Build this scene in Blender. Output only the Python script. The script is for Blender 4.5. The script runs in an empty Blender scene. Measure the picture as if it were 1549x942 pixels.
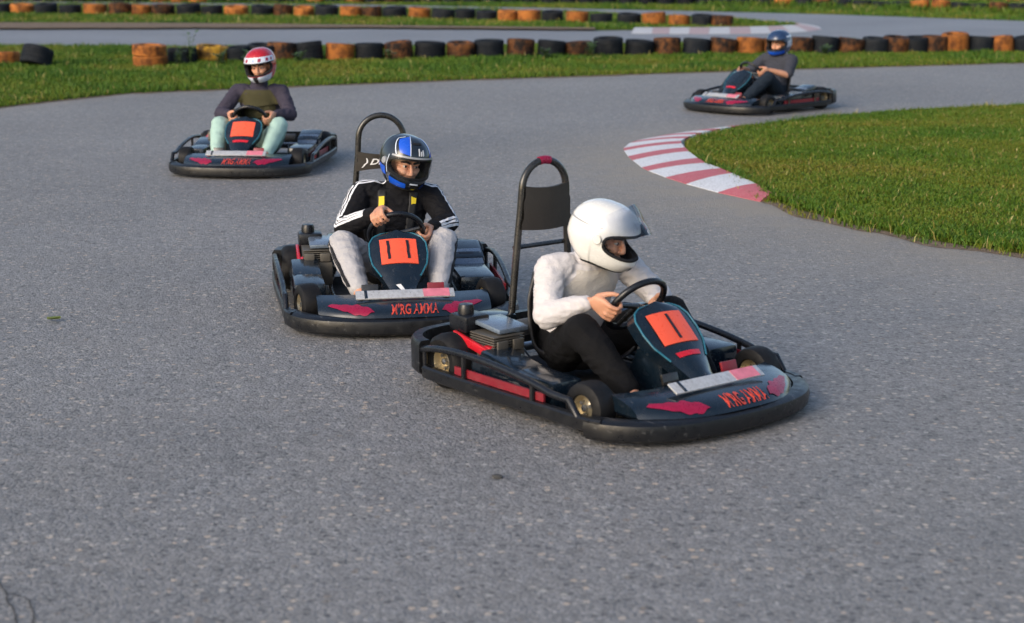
import bpy, bmesh, math, random
import numpy as np
from mathutils import Vector, Matrix, noise
from mathutils.bvhtree import BVHTree

R = math.radians
SC = bpy.context.scene
COL = SC.collection
random.seed(7)
RNG = np.random.default_rng(7)

# ------------------------------------------------------------------ camera
CAM_H, FPX, IMW, IMH = 1.95, 2600.0, 1549.0, 942.0
PITCH = math.atan(576.0 / FPX)
cam_data = bpy.data.cameras.new('camera')
cam = bpy.data.objects.new('camera', cam_data)
COL.objects.link(cam)
cam.location = (0, 0, CAM_H)
cam.rotation_euler = (math.pi / 2 - PITCH, 0, 0)
cam_data.sensor_width = 36.0
cam_data.lens = 36.0 * FPX / IMW
cam_data.clip_end = 2000
cam_data.dof.use_dof = True
cam_data.dof.focus_distance = 8.9
cam_data.dof.aperture_fstop = 2.8
SC.camera = cam

# ------------------------------------------------------------------ light
SUN_EL, SUN_AZ = R(27), R(222)       # azimuth clockwise from +Y: behind the camera, to the left
world = bpy.data.worlds.new('World')
SC.world = world
world.use_nodes = True
wn = world.node_tree.nodes
bg = wn['Background']
sky = wn.new('ShaderNodeTexSky')
sky.sky_type = 'NISHITA'
sky.sun_disc = False
sky.sun_elevation = SUN_EL
sky.sun_rotation = SUN_AZ
sky.air_density = 1.0
sky.dust_density = 3.0
world.node_tree.links.new(sky.outputs[0], bg.inputs[0])
bg.inputs[1].default_value = 0.13
sun_data = bpy.data.lights.new('sun', 'SUN')
sun_data.energy = 0.72
sun_data.angle = R(38)
sun_data.color = (1.0, 0.91, 0.80)
sun = bpy.data.objects.new('sun', sun_data)
COL.objects.link(sun)
sd = Vector((math.sin(SUN_AZ) * math.cos(SUN_EL), math.cos(SUN_AZ) * math.cos(SUN_EL), math.sin(SUN_EL)))
sun.rotation_euler = sd.to_track_quat('Z', 'Y').to_euler()
sun.location = (-6, -4, 9)
SC.view_settings.view_transform = 'Standard'
SC.view_settings.look = 'None'
SC.view_settings.gamma = 1.0
SC.view_settings.exposure = 0.80
SC.cycles.max_bounces = 8
SC.cycles.use_denoising = True


# ------------------------------------------------------------------ materials
def new_mat(name):
    m = bpy.data.materials.new(name)
    m.use_nodes = True
    nt = m.node_tree
    return m, nt, nt.nodes['Principled BSDF']


def nd(nt, kind, **kw):
    n = nt.nodes.new(kind)
    for k, v in kw.items():
        if k in n.inputs.keys():
            n.inputs[k].default_value = v
        else:
            setattr(n, k, v)
    return n


def ramp(nt, fac, stops):
    r = nt.nodes.new('ShaderNodeValToRGB')
    el = r.color_ramp.elements
    while len(el) < len(stops):
        el.new(0.5)
    for e, (p, c) in zip(el, stops):
        e.position = p
        e.color = (c, c, c, 1) if not isinstance(c, tuple) else (*c[:3], 1)
    nt.links.new(fac, r.inputs[0])
    return r.outputs[0]


def mixc(nt, fac, a, b, blend='MIX'):
    m = nt.nodes.new('ShaderNodeMix')
    m.data_type = 'RGBA'
    m.blend_type = blend
    for sock, v in ((m.inputs[0], fac), (m.inputs[6], a), (m.inputs[7], b)):
        if hasattr(v, 'is_linked') or hasattr(v, 'links'):
            nt.links.new(v, sock)
        elif isinstance(v, tuple):
            sock.default_value = (*v[:3], 1)
        else:
            sock.default_value = v
    return m.outputs[2]


def coords(nt, kind='Object'):
    return nt.nodes.new('ShaderNodeTexCoord').outputs[kind]


def noise_tex(nt, co, scale, detail=3.0, rough=0.55):
    n = nd(nt, 'ShaderNodeTexNoise', Scale=scale, Detail=detail, Roughness=rough)
    nt.links.new(co, n.inputs['Vector'])
    return n.outputs[0]


def add_bump(nt, b, height, strength, dist):
    u = nd(nt, 'ShaderNodeBump', Strength=strength, Distance=dist)
    nt.links.new(height, u.inputs['Height'])
    nt.links.new(u.outputs[0], b.inputs['Normal'])
    return u


def pbr(name, col, rough=0.5, metal=0.0, var=0.2, nscale=9.0, dust=0.0, bump=0.0, bscale=80.0, coat=0.0,
        dustcol=(0.16, 0.145, 0.125), scuff=0.0):
    m, nt, b = new_mat(name)
    co = coords(nt)
    n1 = noise_tex(nt, co, nscale, 4)
    dark = tuple(c * (1 - var) for c in col)
    lite = tuple(min(1, c * (1 + var)) for c in col)
    c = mixc(nt, n1, dark, lite)
    if dust > 0:
        n2 = noise_tex(nt, co, nscale * 2.3, 6, 0.7)
        c = mixc(nt, ramp(nt, n2, [(0.42, 0.0), (0.8, dust)]), c, dustcol)
    if scuff > 0:
        mp = nd(nt, 'ShaderNodeMapping')
        mp.inputs['Scale'].default_value = (5.0, 70.0, 60.0)
        mp.inputs['Rotation'].default_value = (0.3, 0.25, 0.5)
        nt.links.new(co, mp.inputs['Vector'])
        sc_ = noise_tex(nt, mp.outputs[0], 1.0, 3, 0.6)
        where = ramp(nt, noise_tex(nt, co, 7.0, 3), [(0.48, 0.0), (0.66, 1.0)])
        mm = nd(nt, 'ShaderNodeMath', operation='MULTIPLY')
        nt.links.new(ramp(nt, sc_, [(0.60, 0.0), (0.68, scuff)]), mm.inputs[0])
        nt.links.new(where, mm.inputs[1])
        c = mixc(nt, mm.outputs[0], c, (0.20, 0.20, 0.20))
    nt.links.new(c, b.inputs['Base Color'])
    n3 = noise_tex(nt, co, nscale * 3.1, 4)
    nt.links.new(ramp(nt, n3, [(0.3, max(0.03, rough - 0.12)), (0.75, min(1.0, rough + 0.16))]), b.inputs['Roughness'])
    b.inputs['Metallic'].default_value = metal
    if coat:
        b.inputs['Coat Weight'].default_value = coat
        b.inputs['Coat Roughness'].default_value = 0.08
    if bump > 0:
        add_bump(nt, b, noise_tex(nt, co, bscale, 3), bump, 0.002)
    return m


M = {}
M['black_plastic'] = pbr('black_plastic', (0.005, 0.006, 0.009), 0.30, dust=0.05, bump=0.2)
M['bumper_rubber'] = pbr('bumper_rubber', (0.005, 0.0055, 0.007), 0.36, dust=0.03, scuff=0.4, bump=0.25)
M['navy_panel'] = pbr('navy_panel', (0.004, 0.010, 0.018), 0.20, dust=0.05, scuff=0.5, coat=0.35, bump=0.06)
M['teal_highlight'] = pbr('teal_highlight', (0.02, 0.13, 0.19), 0.28)
M['tyre_rubber'] = pbr('tyre_rubber', (0.007, 0.007, 0.008), 0.6, dust=0.05, bump=0.4)
M['tyre_rubber'].node_tree.nodes['Principled BSDF'].inputs['Specular IOR Level'].default_value = 0.25
M['rim_gold'] = pbr('rim_gold', (0.62, 0.54, 0.38), 0.34, metal=0.7, dust=0.3)
M['steel'] = pbr('steel', (0.42, 0.43, 0.45), 0.32, metal=0.9, dust=0.25)
M['black_steel'] = pbr('black_steel', (0.02, 0.019, 0.017), 0.28, metal=0.2, coat=0.5, dust=0.15)
M['silver_plate'] = pbr('silver_plate', (0.58, 0.59, 0.60), 0.38, metal=0.35, dust=0.5, nscale=22, scuff=0.6)
M['engine_grey'] = pbr('engine_grey', (0.13, 0.12, 0.105), 0.5, metal=0.5, dust=0.4)
M['cover_blue'] = pbr('cover_blue', (0.17, 0.22, 0.29), 0.28, metal=0.35, dust=0.3, coat=0.4)
M['red_guard'] = pbr('red_guard', (0.55, 0.010, 0.022), 0.3, coat=0.4)
M['dark_red'] = pbr('dark_red', (0.20, 0.010, 0.020), 0.4, dust=0.2)
M['magenta_print'] = pbr('magenta_print', (0.27, 0.006, 0.040), 0.32, nscale=30, var=0.3)
M['orange_letter'] = pbr('orange_letter', (0.52, 0.05, 0.025), 0.4, nscale=40, var=0.3)
M['plate_orange'] = pbr('plate_orange', (0.86, 0.105, 0.045), 0.32, var=0.08, coat=0.2)
M['ink_black'] = pbr('ink_black', (0.012, 0.011, 0.016), 0.4)
M['white_print'] = pbr('white_print', (0.72, 0.72, 0.72), 0.4)
M['pad_brown'] = pbr('pad_brown', (0.030, 0.024, 0.018), 0.5, bump=0.2)
M['seat_black'] = pbr('seat_black', (0.012, 0.012, 0.014), 0.42, dust=0.2)
M['floor_matt'] = pbr('floor_matt', (0.008, 0.008, 0.010), 0.75, dust=0.12)
M['webbing'] = pbr('webbing', (0.014, 0.014, 0.015), 0.7, bump=0.6, bscale=300)
M['pad_yellow'] = pbr('pad_yellow', (0.78, 0.60, 0.02), 0.55)
M['pink_sticker'] = pbr('pink_sticker', (0.62, 0.18, 0.24), 0.4, nscale=30, var=0.35)


def fabric(name, col, var=0.16, rough=0.85, bump=0.35, bscale=260.0):
    m, nt, b = new_mat(name)
    co = coords(nt)
    n = noise_tex(nt, co, 14, 5)
    nt.links.new(mixc(nt, n, tuple(c * (1 - var) for c in col), tuple(min(1, c * (1 + var)) for c in col)), b.inputs['Base Color'])
    b.inputs['Roughness'].default_value = rough
    b.inputs['Specular IOR Level'].default_value = 0.2
    mp = nd(nt, 'ShaderNodeMapping')
    mp.inputs['Scale'].default_value = (1.0, 1.0, 2.2)
    nt.links.new(co, mp.inputs['Vector'])
    fo = nd(nt, 'ShaderNodeTexNoise', Scale=17.0, Detail=3.0, Distortion=1.4)
    nt.links.new(mp.outputs[0], fo.inputs['Vector'])
    ab = nd(nt, 'ShaderNodeMath', operation='PINGPONG')
    nt.links.new(fo.outputs[0], ab.inputs[0])
    ab.inputs[1].default_value = 0.13
    wv = add_bump(nt, b, noise_tex(nt, co, bscale, 2), bump, 0.0015)
    fb = nd(nt, 'ShaderNodeBump', Strength=0.3, Distance=0.04)
    nt.links.new(ab.outputs[0], fb.inputs['Height'])
    nt.links.new(fb.outputs[0], wv.inputs['Normal'])
    return m


M['jacket_black'] = fabric('jacket_black', (0.006, 0.006, 0.008), rough=0.8)
M['shirt_white'] = fabric('shirt_white', (0.58, 0.555, 0.56))
M['chest_tan'] = fabric('chest_tan', (0.56, 0.52, 0.47))
M['jacket_plum'] = fabric('jacket_plum', (0.045, 0.040, 0.060))
M['vest_olive'] = fabric('vest_olive', (0.060, 0.056, 0.028))
M['shirt_slate'] = fabric('shirt_slate', (0.045, 0.049, 0.064))
M['trousers_grey'] = fabric('trousers_grey', (0.42, 0.41, 0.42))
M['trousers_black'] = fabric('trousers_black', (0.004, 0.004, 0.005))
M['trousers_mint'] = fabric('trousers_mint', (0.36, 0.52, 0.46))
M['trousers_navy'] = fabric('trousers_navy', (0.014, 0.022, 0.034))
M['stripe_white'] = fabric('stripe_white', (0.70, 0.71, 0.75), var=0.06)
M['stripe_black'] = fabric('stripe_black', (0.02, 0.02, 0.024))
M['shoe_dark'] = pbr('shoe_dark', (0.03, 0.03, 0.035), 0.6)
M['shoe_red'] = pbr('shoe_red', (0.22, 0.02, 0.04), 0.6)
M['hair_dark'] = pbr('hair_dark', (0.012, 0.008, 0.006), 0.6)
M['eye_white'] = pbr('eye_white', (0.46, 0.42, 0.39), 0.2, var=0.05)
M['iris_dark'] = pbr('iris_dark', (0.02, 0.012, 0.008), 0.12)


def skin_mat():
    m, nt, b = new_mat('skin')
    co = coords(nt)
    n = noise_tex(nt, co, 26, 4)
    nt.links.new(mixc(nt, n, (0.50, 0.225, 0.13), (0.64, 0.34, 0.22)), b.inputs['Base Color'])
    b.inputs['Roughness'].default_value = 0.5
    b.inputs['Subsurface Weight'].default_value = 0.12
    b.inputs['Subsurface Radius'].default_value = (0.01, 0.004, 0.002)
    b.inputs['Subsurface Scale'].default_value = 0.4
    add_bump(nt, b, noise_tex(nt, co, 240, 2), 0.25, 0.001)
    return m


M['skin'] = skin_mat()
for nm_, col_, rg_ in (('shell_black', (0.012, 0.016, 0.022), 0.14), ('shell_white', (0.74, 0.735, 0.70), 0.24),
                       ('shell_red', (0.42, 0.008, 0.016), 0.2), ('shell_navy', (0.014, 0.035, 0.095), 0.24),
                       ('shell_blue', (0.010, 0.095, 0.62), 0.2), ('shell_grey', (0.30, 0.31, 0.33), 0.35),
                       ('shell_pale', (0.62, 0.68, 0.78), 0.25), ('shell_pearl', (0.5, 0.55, 0.66), 0.3)):
    M[nm_] = pbr(nm_, col_, rg_, coat=0.6, var=0.06)
M['liner'] = fabric('liner', (0.018, 0.018, 0.02))


def visor_mat(name, tint, gloss):
    m, nt, b = new_mat(name)
    out = nt.nodes['Material Output']
    tr = nd(nt, 'ShaderNodeBsdfTransparent')
    tr.inputs[0].default_value = (*tint, 1)
    gl = nd(nt, 'ShaderNodeBsdfGlossy')
    gl.inputs['Roughness'].default_value = 0.08
    fr = nd(nt, 'ShaderNodeFresnel', IOR=1.45)
    ad = nd(nt, 'ShaderNodeMath', operation='MULTIPLY')
    nt.links.new(fr.outputs[0], ad.inputs[0])
    ad.inputs[1].default_value = gloss
    mx = nd(nt, 'ShaderNodeMixShader')
    nt.links.new(ad.outputs[0], mx.inputs[0])
    nt.links.new(tr.outputs[0], mx.inputs[1])
    nt.links.new(gl.outputs[0], mx.inputs[2])
    nt.links.new(mx.outputs[0], out.inputs[0])
    return m


M['visor_clear'] = visor_mat('visor_clear', (0.96, 0.97, 0.98), 0.5)
M['visor_smoke'] = visor_mat('visor_smoke', (0.86, 0.88, 0.93), 1.1)


def asphalt_mat(name, base, warm, stone=1.0):
    m, nt, b = new_mat(name)
    co = coords(nt)

    def math_(op, x, y):
        n = nd(nt, 'ShaderNodeMath', operation=op)
        for k, v in ((0, x), (1, y)):
            if isinstance(v, (int, float)):
                n.inputs[k].default_value = v
            else:
                nt.links.new(v, n.inputs[k])
        return n.outputs[0]

    def cells(scale):
        v = nd(nt, 'ShaderNodeTexVoronoi', Scale=scale)
        nt.links.new(co, v.inputs['Vector'])
        sp = nd(nt, 'ShaderNodeSeparateColor')
        nt.links.new(v.outputs['Color'], sp.inputs[0])
        return v, sp
    big = noise_tex(nt, co, 0.35, 4)
    mid = noise_tex(nt, co, 2.2, 6, 0.62)
    fine = noise_tex(nt, co, 13.0, 5, 0.65)
    c = mixc(nt, ramp(nt, big, [(0.35, 0.0), (0.7, 1.0)]), tuple(x * 0.86 for x in base), tuple(x * 1.12 for x in base))
    c = mixc(nt, ramp(nt, mid, [(0.38, 0.0), (0.68, 0.6)]), c, warm)
    c = mixc(nt, 0.5 * stone, c, ramp(nt, fine, [(0.25, 0.30), (0.5, 0.5), (0.75, 0.66)]), 'OVERLAY')
    # every stone of the mix has its own grey, in two sizes
    v, sp = cells(85.0)
    c = mixc(nt, 0.42 * stone, c, ramp(nt, sp.outputs[0], [(0.0, 0.22), (0.45, 0.48), (0.85, 0.64), (1.0, 0.86)]), 'OVERLAY')
    v1, sp1 = cells(46.0)
    c = mixc(nt, 0.36 * stone, c, ramp(nt, sp1.outputs[1], [(0.0, 0.30), (0.5, 0.5), (0.88, 0.6), (1.0, 0.85)]), 'OVERLAY')
    # pale and tan stones, patchily dense, and dark pits where stones have been torn out
    v2, s2 = cells(31.0)
    dens = noise_tex(nt, co, 1.7, 4)
    core = ramp(nt, v2.outputs['Distance'], [(0.28, 1.0), (0.46, 0.0)])
    pale = math_('GREATER_THAN', math_('ADD', math_('MULTIPLY', dens, 0.42), s2.outputs[0]), 1.03)
    c = mixc(nt, math_('MULTIPLY', math_('MULTIPLY', pale, core), 0.78 * stone), c, mixc(nt, s2.outputs[1], (0.40, 0.385, 0.36), (0.50, 0.39, 0.29)))
    pit = math_('LESS_THAN', s2.outputs[2], 0.12)
    c = mixc(nt, math_('MULTIPLY', math_('MULTIPLY', pit, core), 0.62 * stone), c, (0.045, 0.045, 0.048))
    # wind-blown dirt along the edges, stored on the mesh
    at = nd(nt, 'ShaderNodeAttribute', attribute_name='dust')
    dn = noise_tex(nt, co, 3.2, 5, 0.65)
    c = mixc(nt, math_('MULTIPLY', at.outputs['Fac'], ramp(nt, dn, [(0.25, 0.25), (0.7, 1.0)])), c, (0.27, 0.235, 0.19))
    nt.links.new(c, b.inputs['Base Color'])
    b.inputs['Roughness'].default_value = 0.66
    h = math_('SUBTRACT', math_('ADD', noise_tex(nt, co, 110, 3, 0.7), math_('MULTIPLY', fine, 0.8)), math_('ADD', v.outputs['Distance'], math_('MULTIPLY', v1.outputs['Distance'], 0.7)))
    add_bump(nt, b, h, 0.55 * stone, 0.007)
    return m


M['asphalt'] = asphalt_mat('asphalt', (0.206, 0.203, 0.203), (0.220, 0.211, 0.202))
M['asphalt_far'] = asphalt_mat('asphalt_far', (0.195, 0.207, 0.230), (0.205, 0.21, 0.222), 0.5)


def soil_mat():
    m, nt, b = new_mat('lawn_soil')
    co = coords(nt)
    n1 = noise_tex(nt, co, 0.9, 5, 0.6)
    n2 = noise_tex(nt, co, 22, 5, 0.7)
    c = mixc(nt, ramp(nt, n1, [(0.35, 0.0), (0.68, 1.0)]), (0.050, 0.095, 0.011), (0.092, 0.105, 0.016))
    c = mixc(nt, ramp(nt, n2, [(0.45, 0.0), (0.75, 0.6)]), c, (0.045, 0.045, 0.015))
    nt.links.new(c, b.inputs['Base Color'])
    b.inputs['Roughness'].default_value = 0.9
    b.inputs['Specular IOR Level'].default_value = 0.08
    add_bump(nt, b, n2, 0.8, 0.03)
    return m


M['lawn_soil'] = soil_mat()


def dirt_mat():
    m, nt, b = new_mat('dirt')
    co = coords(nt)
    n2 = noise_tex(nt, co, 14, 6, 0.7)
    nt.links.new(mixc(nt, n2, (0.085, 0.060, 0.040), (0.30, 0.235, 0.18)), b.inputs['Base Color'])
    b.inputs['Roughness'].default_value = 0.95
    b.inputs['Specular IOR Level'].default_value = 0.1
    add_bump(nt, b, n2, 0.9, 0.03)
    return m


M['dirt'] = dirt_mat()


def blade_mat():
    m, nt, b = new_mat('grass_blade')
    at = nd(nt, 'ShaderNodeAttribute', attribute_name='tint')
    c = ramp(nt, at.outputs['Fac'], [(0.0, (0.032, 0.090, 0.008)), (0.35, (0.066, 0.134, 0.010)), (0.62, (0.120, 0.142, 0.014)),
                                     (0.85, (0.175, 0.145, 0.026)), (1.0, (0.34, 0.29, 0.12))])
    nt.links.new(c, b.inputs['Base Color'])
    b.inputs['Roughness'].default_value = 0.6
    b.inputs['Specular IOR Level'].default_value = 0.25
    return m


M['grass_blade'] = blade_mat()


def paint_mat(name, col, under=(0.17, 0.165, 0.16)):
    m, nt, b = new_mat(name)
    co = coords(nt)
    n1 = noise_tex(nt, co, 5, 5, 0.65)
    n2 = noise_tex(nt, co, 60, 4, 0.7)
    c = mixc(nt, n1, tuple(x * 0.8 for x in col), tuple(min(1, x * 1.08) for x in col))
    c = mixc(nt, ramp(nt, n2, [(0.47, 0.0), (0.70, 0.6)]), c, under)
    nt.links.new(c, b.inputs['Base Color'])
    b.inputs['Roughness'].default_value = 0.7
    add_bump(nt, b, n2, 0.4, 0.004)
    return m


M['kerb_white'] = paint_mat('kerb_white', (0.68, 0.70, 0.74))
M['kerb_faded'] = paint_mat('kerb_faded', (0.42, 0.31, 0.32), (0.27, 0.25, 0.25))
M['kerb_pale'] = paint_mat('kerb_pale', (0.52, 0.53, 0.55), (0.28, 0.28, 0.29))
M['kerb_red'] = paint_mat('kerb_red', (0.46, 0.10, 0.125), (0.50, 0.27, 0.27))
M['concrete'] = paint_mat('concrete', (0.28, 0.27, 0.25))


def old_tyre_mat(name, paint, worn, amount):
    m, nt, b = new_mat(name)
    co = coords(nt)
    oi = nd(nt, 'ShaderNodeObjectInfo')
    off = nd(nt, 'ShaderNodeVectorMath', operation='ADD')
    cmb = nd(nt, 'ShaderNodeCombineXYZ')
    ml = nd(nt, 'ShaderNodeMath', operation='MULTIPLY')
    nt.links.new(oi.outputs['Random'], ml.inputs[0])
    ml.inputs[1].default_value = 40.0
    nt.links.new(ml.outputs[0], cmb.inputs[0])
    nt.links.new(ml.outputs[0], cmb.inputs[2])
    nt.links.new(co, off.inputs[0])
    nt.links.new(cmb.outputs[0], off.inputs[1])
    n = noise_tex(nt, off.outputs[0], 6.5, 6, 0.7)
    c = mixc(nt, ramp(nt, n, [(amount - 0.09, 0.0), (amount + 0.12, 1.0)]), paint, worn)
    hsv = nd(nt, 'ShaderNodeHueSaturation')
    vm = nd(nt, 'ShaderNodeMapRange')
    nt.links.new(oi.outputs['Random'], vm.inputs[0])
    vm.inputs[3].default_value = 0.75
    vm.inputs[4].default_value = 1.2
    nt.links.new(vm.outputs[0], hsv.inputs['Value'])
    nt.links.new(c, hsv.inputs['Color'])
    nt.links.new(hsv.outputs[0], b.inputs['Base Color'])
    b.inputs['Roughness'].default_value = 0.75
    b.inputs['Specular IOR Level'].default_value = 0.2
    add_bump(nt, b, n, 0.3, 0.01)
    return m


M['tyre_orange'] = old_tyre_mat('tyre_orange', (0.38, 0.135, 0.030), (0.09, 0.034, 0.014), 0.52)
M['tyre_brown'] = old_tyre_mat('tyre_brown', (0.16, 0.062, 0.020), (0.014, 0.010, 0.009), 0.45)
M['tyre_yellow'] = old_tyre_mat('tyre_yellow', (0.50, 0.28, 0.03), (0.07, 0.04, 0.02), 0.47)
M['tyre_black'] = old_tyre_mat('tyre_black', (0.007, 0.010, 0.015), (0.018, 0.020, 0.023), 0.55)
M['weed_leaf'] = pbr('weed_leaf', (0.055, 0.11, 0.025), 0.6, var=0.4, nscale=30)
M['leaf_green'] = pbr('leaf_green', (0.10, 0.14, 0.03), 0.6)
M['crack'] = pbr('crack', (0.055, 0.054, 0.053), 0.9)


# ------------------------------------------------------------------ mesh helpers
def link(name, me, parent=None, mats=()):
    o = bpy.data.objects.new(name, me)
    COL.objects.link(o)
    if parent is not None:
        o.parent = parent
    for m in mats:
        me.materials.append(m)
    return o


def smooth(me, ang=38):
    me.polygons.foreach_set('use_smooth', [True] * len(me.polygons))
    me.set_sharp_from_angle(angle=R(ang))


class MB:
    """collects shapes into one mesh"""

    def __init__(self):
        self.v, self.f, self.mi = [], [], []

    def add(self, verts, faces, mi=0):
        k = len(self.v)
        self.v += [tuple(p) for p in verts]
        self.f += [tuple(i + k for i in f) for f in faces]
        self.mi += [mi] * len(faces)
        return self

    def box(self, c, s, rot=None, bev=0.0, mi=0, taper=None):
        bm = bmesh.new()
        bmesh.ops.create_cube(bm, size=1)
        for v in bm.verts:
            if taper and v.co.z > 0:
                v.co.x *= taper[0]
                v.co.y *= taper[1]
            v.co = Vector((v.co.x * s[0], v.co.y * s[1], v.co.z * s[2]))
        if bev > 0:
            bmesh.ops.bevel(bm, geom=bm.edges[:], offset=bev, segments=2, affect='EDGES', profile=0.6)
        if rot is not None:
            bmesh.ops.transform(bm, matrix=rot.to_4x4(), verts=bm.verts)
        bm.verts.index_update()
        self.add([v.co + Vector(c) for v in bm.verts], [[v.index for v in f.verts] for f in bm.faces], mi)
        bm.free()
        return self

    def tube(self, pts, r, seg=10, mi=0, closed=False, caps=True):
        vs, fs = tube_geo(pts, r, seg, closed, caps)
        return self.add(vs, fs, mi)

    def lathe(self, prof, axis='y', c=(0, 0, 0), seg=32, mi=0, closed=True):
        """prof: list of (radius, along)"""
        vs, fs = [], []
        n = len(prof)
        for i in range(seg):
            a = 2 * math.pi * i / seg
            for r, h in prof:
                p = (r * math.cos(a), h, r * math.sin(a)) if axis == 'y' else (r * math.cos(a), r * math.sin(a), h)
                vs.append((p[0] + c[0], p[1] + c[1], p[2] + c[2]))
        for i in range(seg):
            j = (i + 1) % seg
            for k in range(n if closed else n - 1):
                l = (k + 1) % n
                q = (i * n + k, j * n + k, j * n + l, i * n + l)
                fs.append(q if axis == 'y' else q)
        return self.add(vs, fs, mi)

    def grid(self, fn, nu, nv, mi=0):
        vs = [fn(i / nu, j / nv) for i in range(nu + 1) for j in range(nv + 1)]
        fs = [(i * (nv + 1) + j, (i + 1) * (nv + 1) + j, (i + 1) * (nv + 1) + j + 1, i * (nv + 1) + j + 1)
              for i in range(nu) for j in range(nv)]
        return self.add(vs, fs, mi)

    def mesh(self, name, ang=38):
        me = bpy.data.meshes.new(name)
        me.from_pydata(self.v, [], self.f)
        me.update()
        bm = bmesh.new()
        bm.from_mesh(me)
        bmesh.ops.recalc_face_normals(bm, faces=bm.faces)
        bm.to_mesh(me)
        bm.free()
        if any(self.mi):
            me.polygons.foreach_set('material_index', self.mi)
        smooth(me, ang)
        return me

    def build(self, name, mats, parent=None, ang=38):
        if not isinstance(mats, (list, tuple)):
            mats = [mats]
        return link(name, self.mesh(name, ang), parent, mats)


def frames(pts, closed=False):
    n = len(pts)
    T = []
    for i in range(n):
        a = pts[(i - 1) % n] if (closed or i > 0) else pts[i]
        b = pts[(i + 1) % n] if (closed or i < n - 1) else pts[i]
        t = (b - a)
        T.append(t.normalized() if t.length > 1e-9 else Vector((0, 0, 1)))
    up = Vector((0, 0, 1)) if abs(T[0].z) < 0.9 else Vector((1, 0, 0))
    u = (up - T[0] * up.dot(T[0])).normalized()
    out = []
    for i in range(n):
        if i:
            u = u - T[i] * u.dot(T[i])
            u = u.normalized() if u.length > 1e-6 else Vector((1, 0, 0))
        out.append((T[i], u, T[i].cross(u)))
    return out


def tube_geo(pts, r, seg=10, closed=False, caps=True):
    pts = [Vector(p) for p in pts]
    n = len(pts)
    rad = r if isinstance(r, (list, tuple)) else [r] * n
    fr = frames(pts, closed)
    vs, fs = [], []
    for p, q, (t, u, w) in zip(pts, rad, fr):
        for k in range(seg):
            a = 2 * math.pi * k / seg
            vs.append(p + (u * math.cos(a) + w * math.sin(a)) * q)
    for i in range(n if closed else n - 1):
        j = (i + 1) % n
        for k in range(seg):
            l = (k + 1) % seg
            fs.append((i * seg + k, i * seg + l, j * seg + l, j * seg + k))
    if caps and not closed:
        fs.append(tuple(range(seg))[::-1])
        fs.append(tuple((n - 1) * seg + k for k in range(seg)))
    return vs, fs


def spline(pts, sub=6, closed=False):
    P = [Vector(p) for p in pts]
    n = len(P)
    out = []
    for i in range(n if closed else n - 1):
        p0 = P[(i - 1) % n] if (closed or i > 0) else P[0] * 2 - P[1]
        p1, p2 = P[i], P[(i + 1) % n]
        p3 = P[(i + 2) % n] if (closed or i < n - 2) else P[-1] * 2 - P[-2]
        for k in range(sub):
            t = k / sub
            out.append(0.5 * ((2 * p1) + (p2 - p0) * t + (2 * p0 - 5 * p1 + 4 * p2 - p3) * t * t + (3 * p1 - p0 - 3 * p2 + p3) * t ** 3))
    if not closed:
        out.append(P[-1].copy())
    return out


def G(px, py, z=0.0):
    """ground point (height z) seen at photograph pixel px, py"""
    x = (px - IMW / 2) / FPX
    y = (IMH / 2 - py) / FPX
    d = Vector((x, math.cos(PITCH) + y * math.sin(PITCH), -math.sin(PITCH) + y * math.cos(PITCH)))
    t = (z - CAM_H) / d.z
    return Vector((d.x * t, d.y * t, z))


def tag(o, label=None, cat=None, group=None, kind=None):
    for k, v in (('label', label), ('category', cat), ('group', group), ('kind', kind)):
        if v:
            o[k] = v
    return o


def empty(name, loc=(0, 0, 0), rz=0.0, parent=None):
    o = bpy.data.objects.new(name, None)
    COL.objects.link(o)
    o.location = loc
    o.rotation_euler = (0, 0, rz)
    o.empty_display_size = 0.2
    if parent:
        o.parent = parent
    return o


# ------------------------------------------------------------------ setting
def jitter_poly(pts, step, amp, seed):
    rnd = random.Random(seed)
    out = []
    n = len(pts)
    for i in range(n):
        a, b = pts[i], pts[(i + 1) % n]
        L = (b - a).length
        k = max(1, int(L / step)) if L < 60 else 1
        for j in range(k):
            p = a.lerp(b, j / k)
            q = amp * (noise.noise(Vector((p.x * 2.1, p.y * 2.1, seed))) + 0.6 * noise.noise(Vector((p.x * 7, p.y * 7, seed + 9.0))))
            out.append(Vector((p.x + q * 0.6, p.y + q, p.z)))
    return out


def jitter_line(pts, step, amp, seed):
    out = []
    for a, b in zip(pts, pts[1:]):
        k = max(1, int((b - a).length / step))
        out += [a.lerp(b, j / k) for j in range(k)]
    out.append(pts[-1])
    r = []
    for p in out:
        q = amp * (noise.noise(Vector((p.x * 2.1, p.y * 2.1, seed))) + 0.6 * noise.noise(Vector((p.x * 7, p.y * 7, seed + 9.0))))
        r.append(Vector((p.x + q * 0.6, p.y + q, p.z)))
    return r


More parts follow.
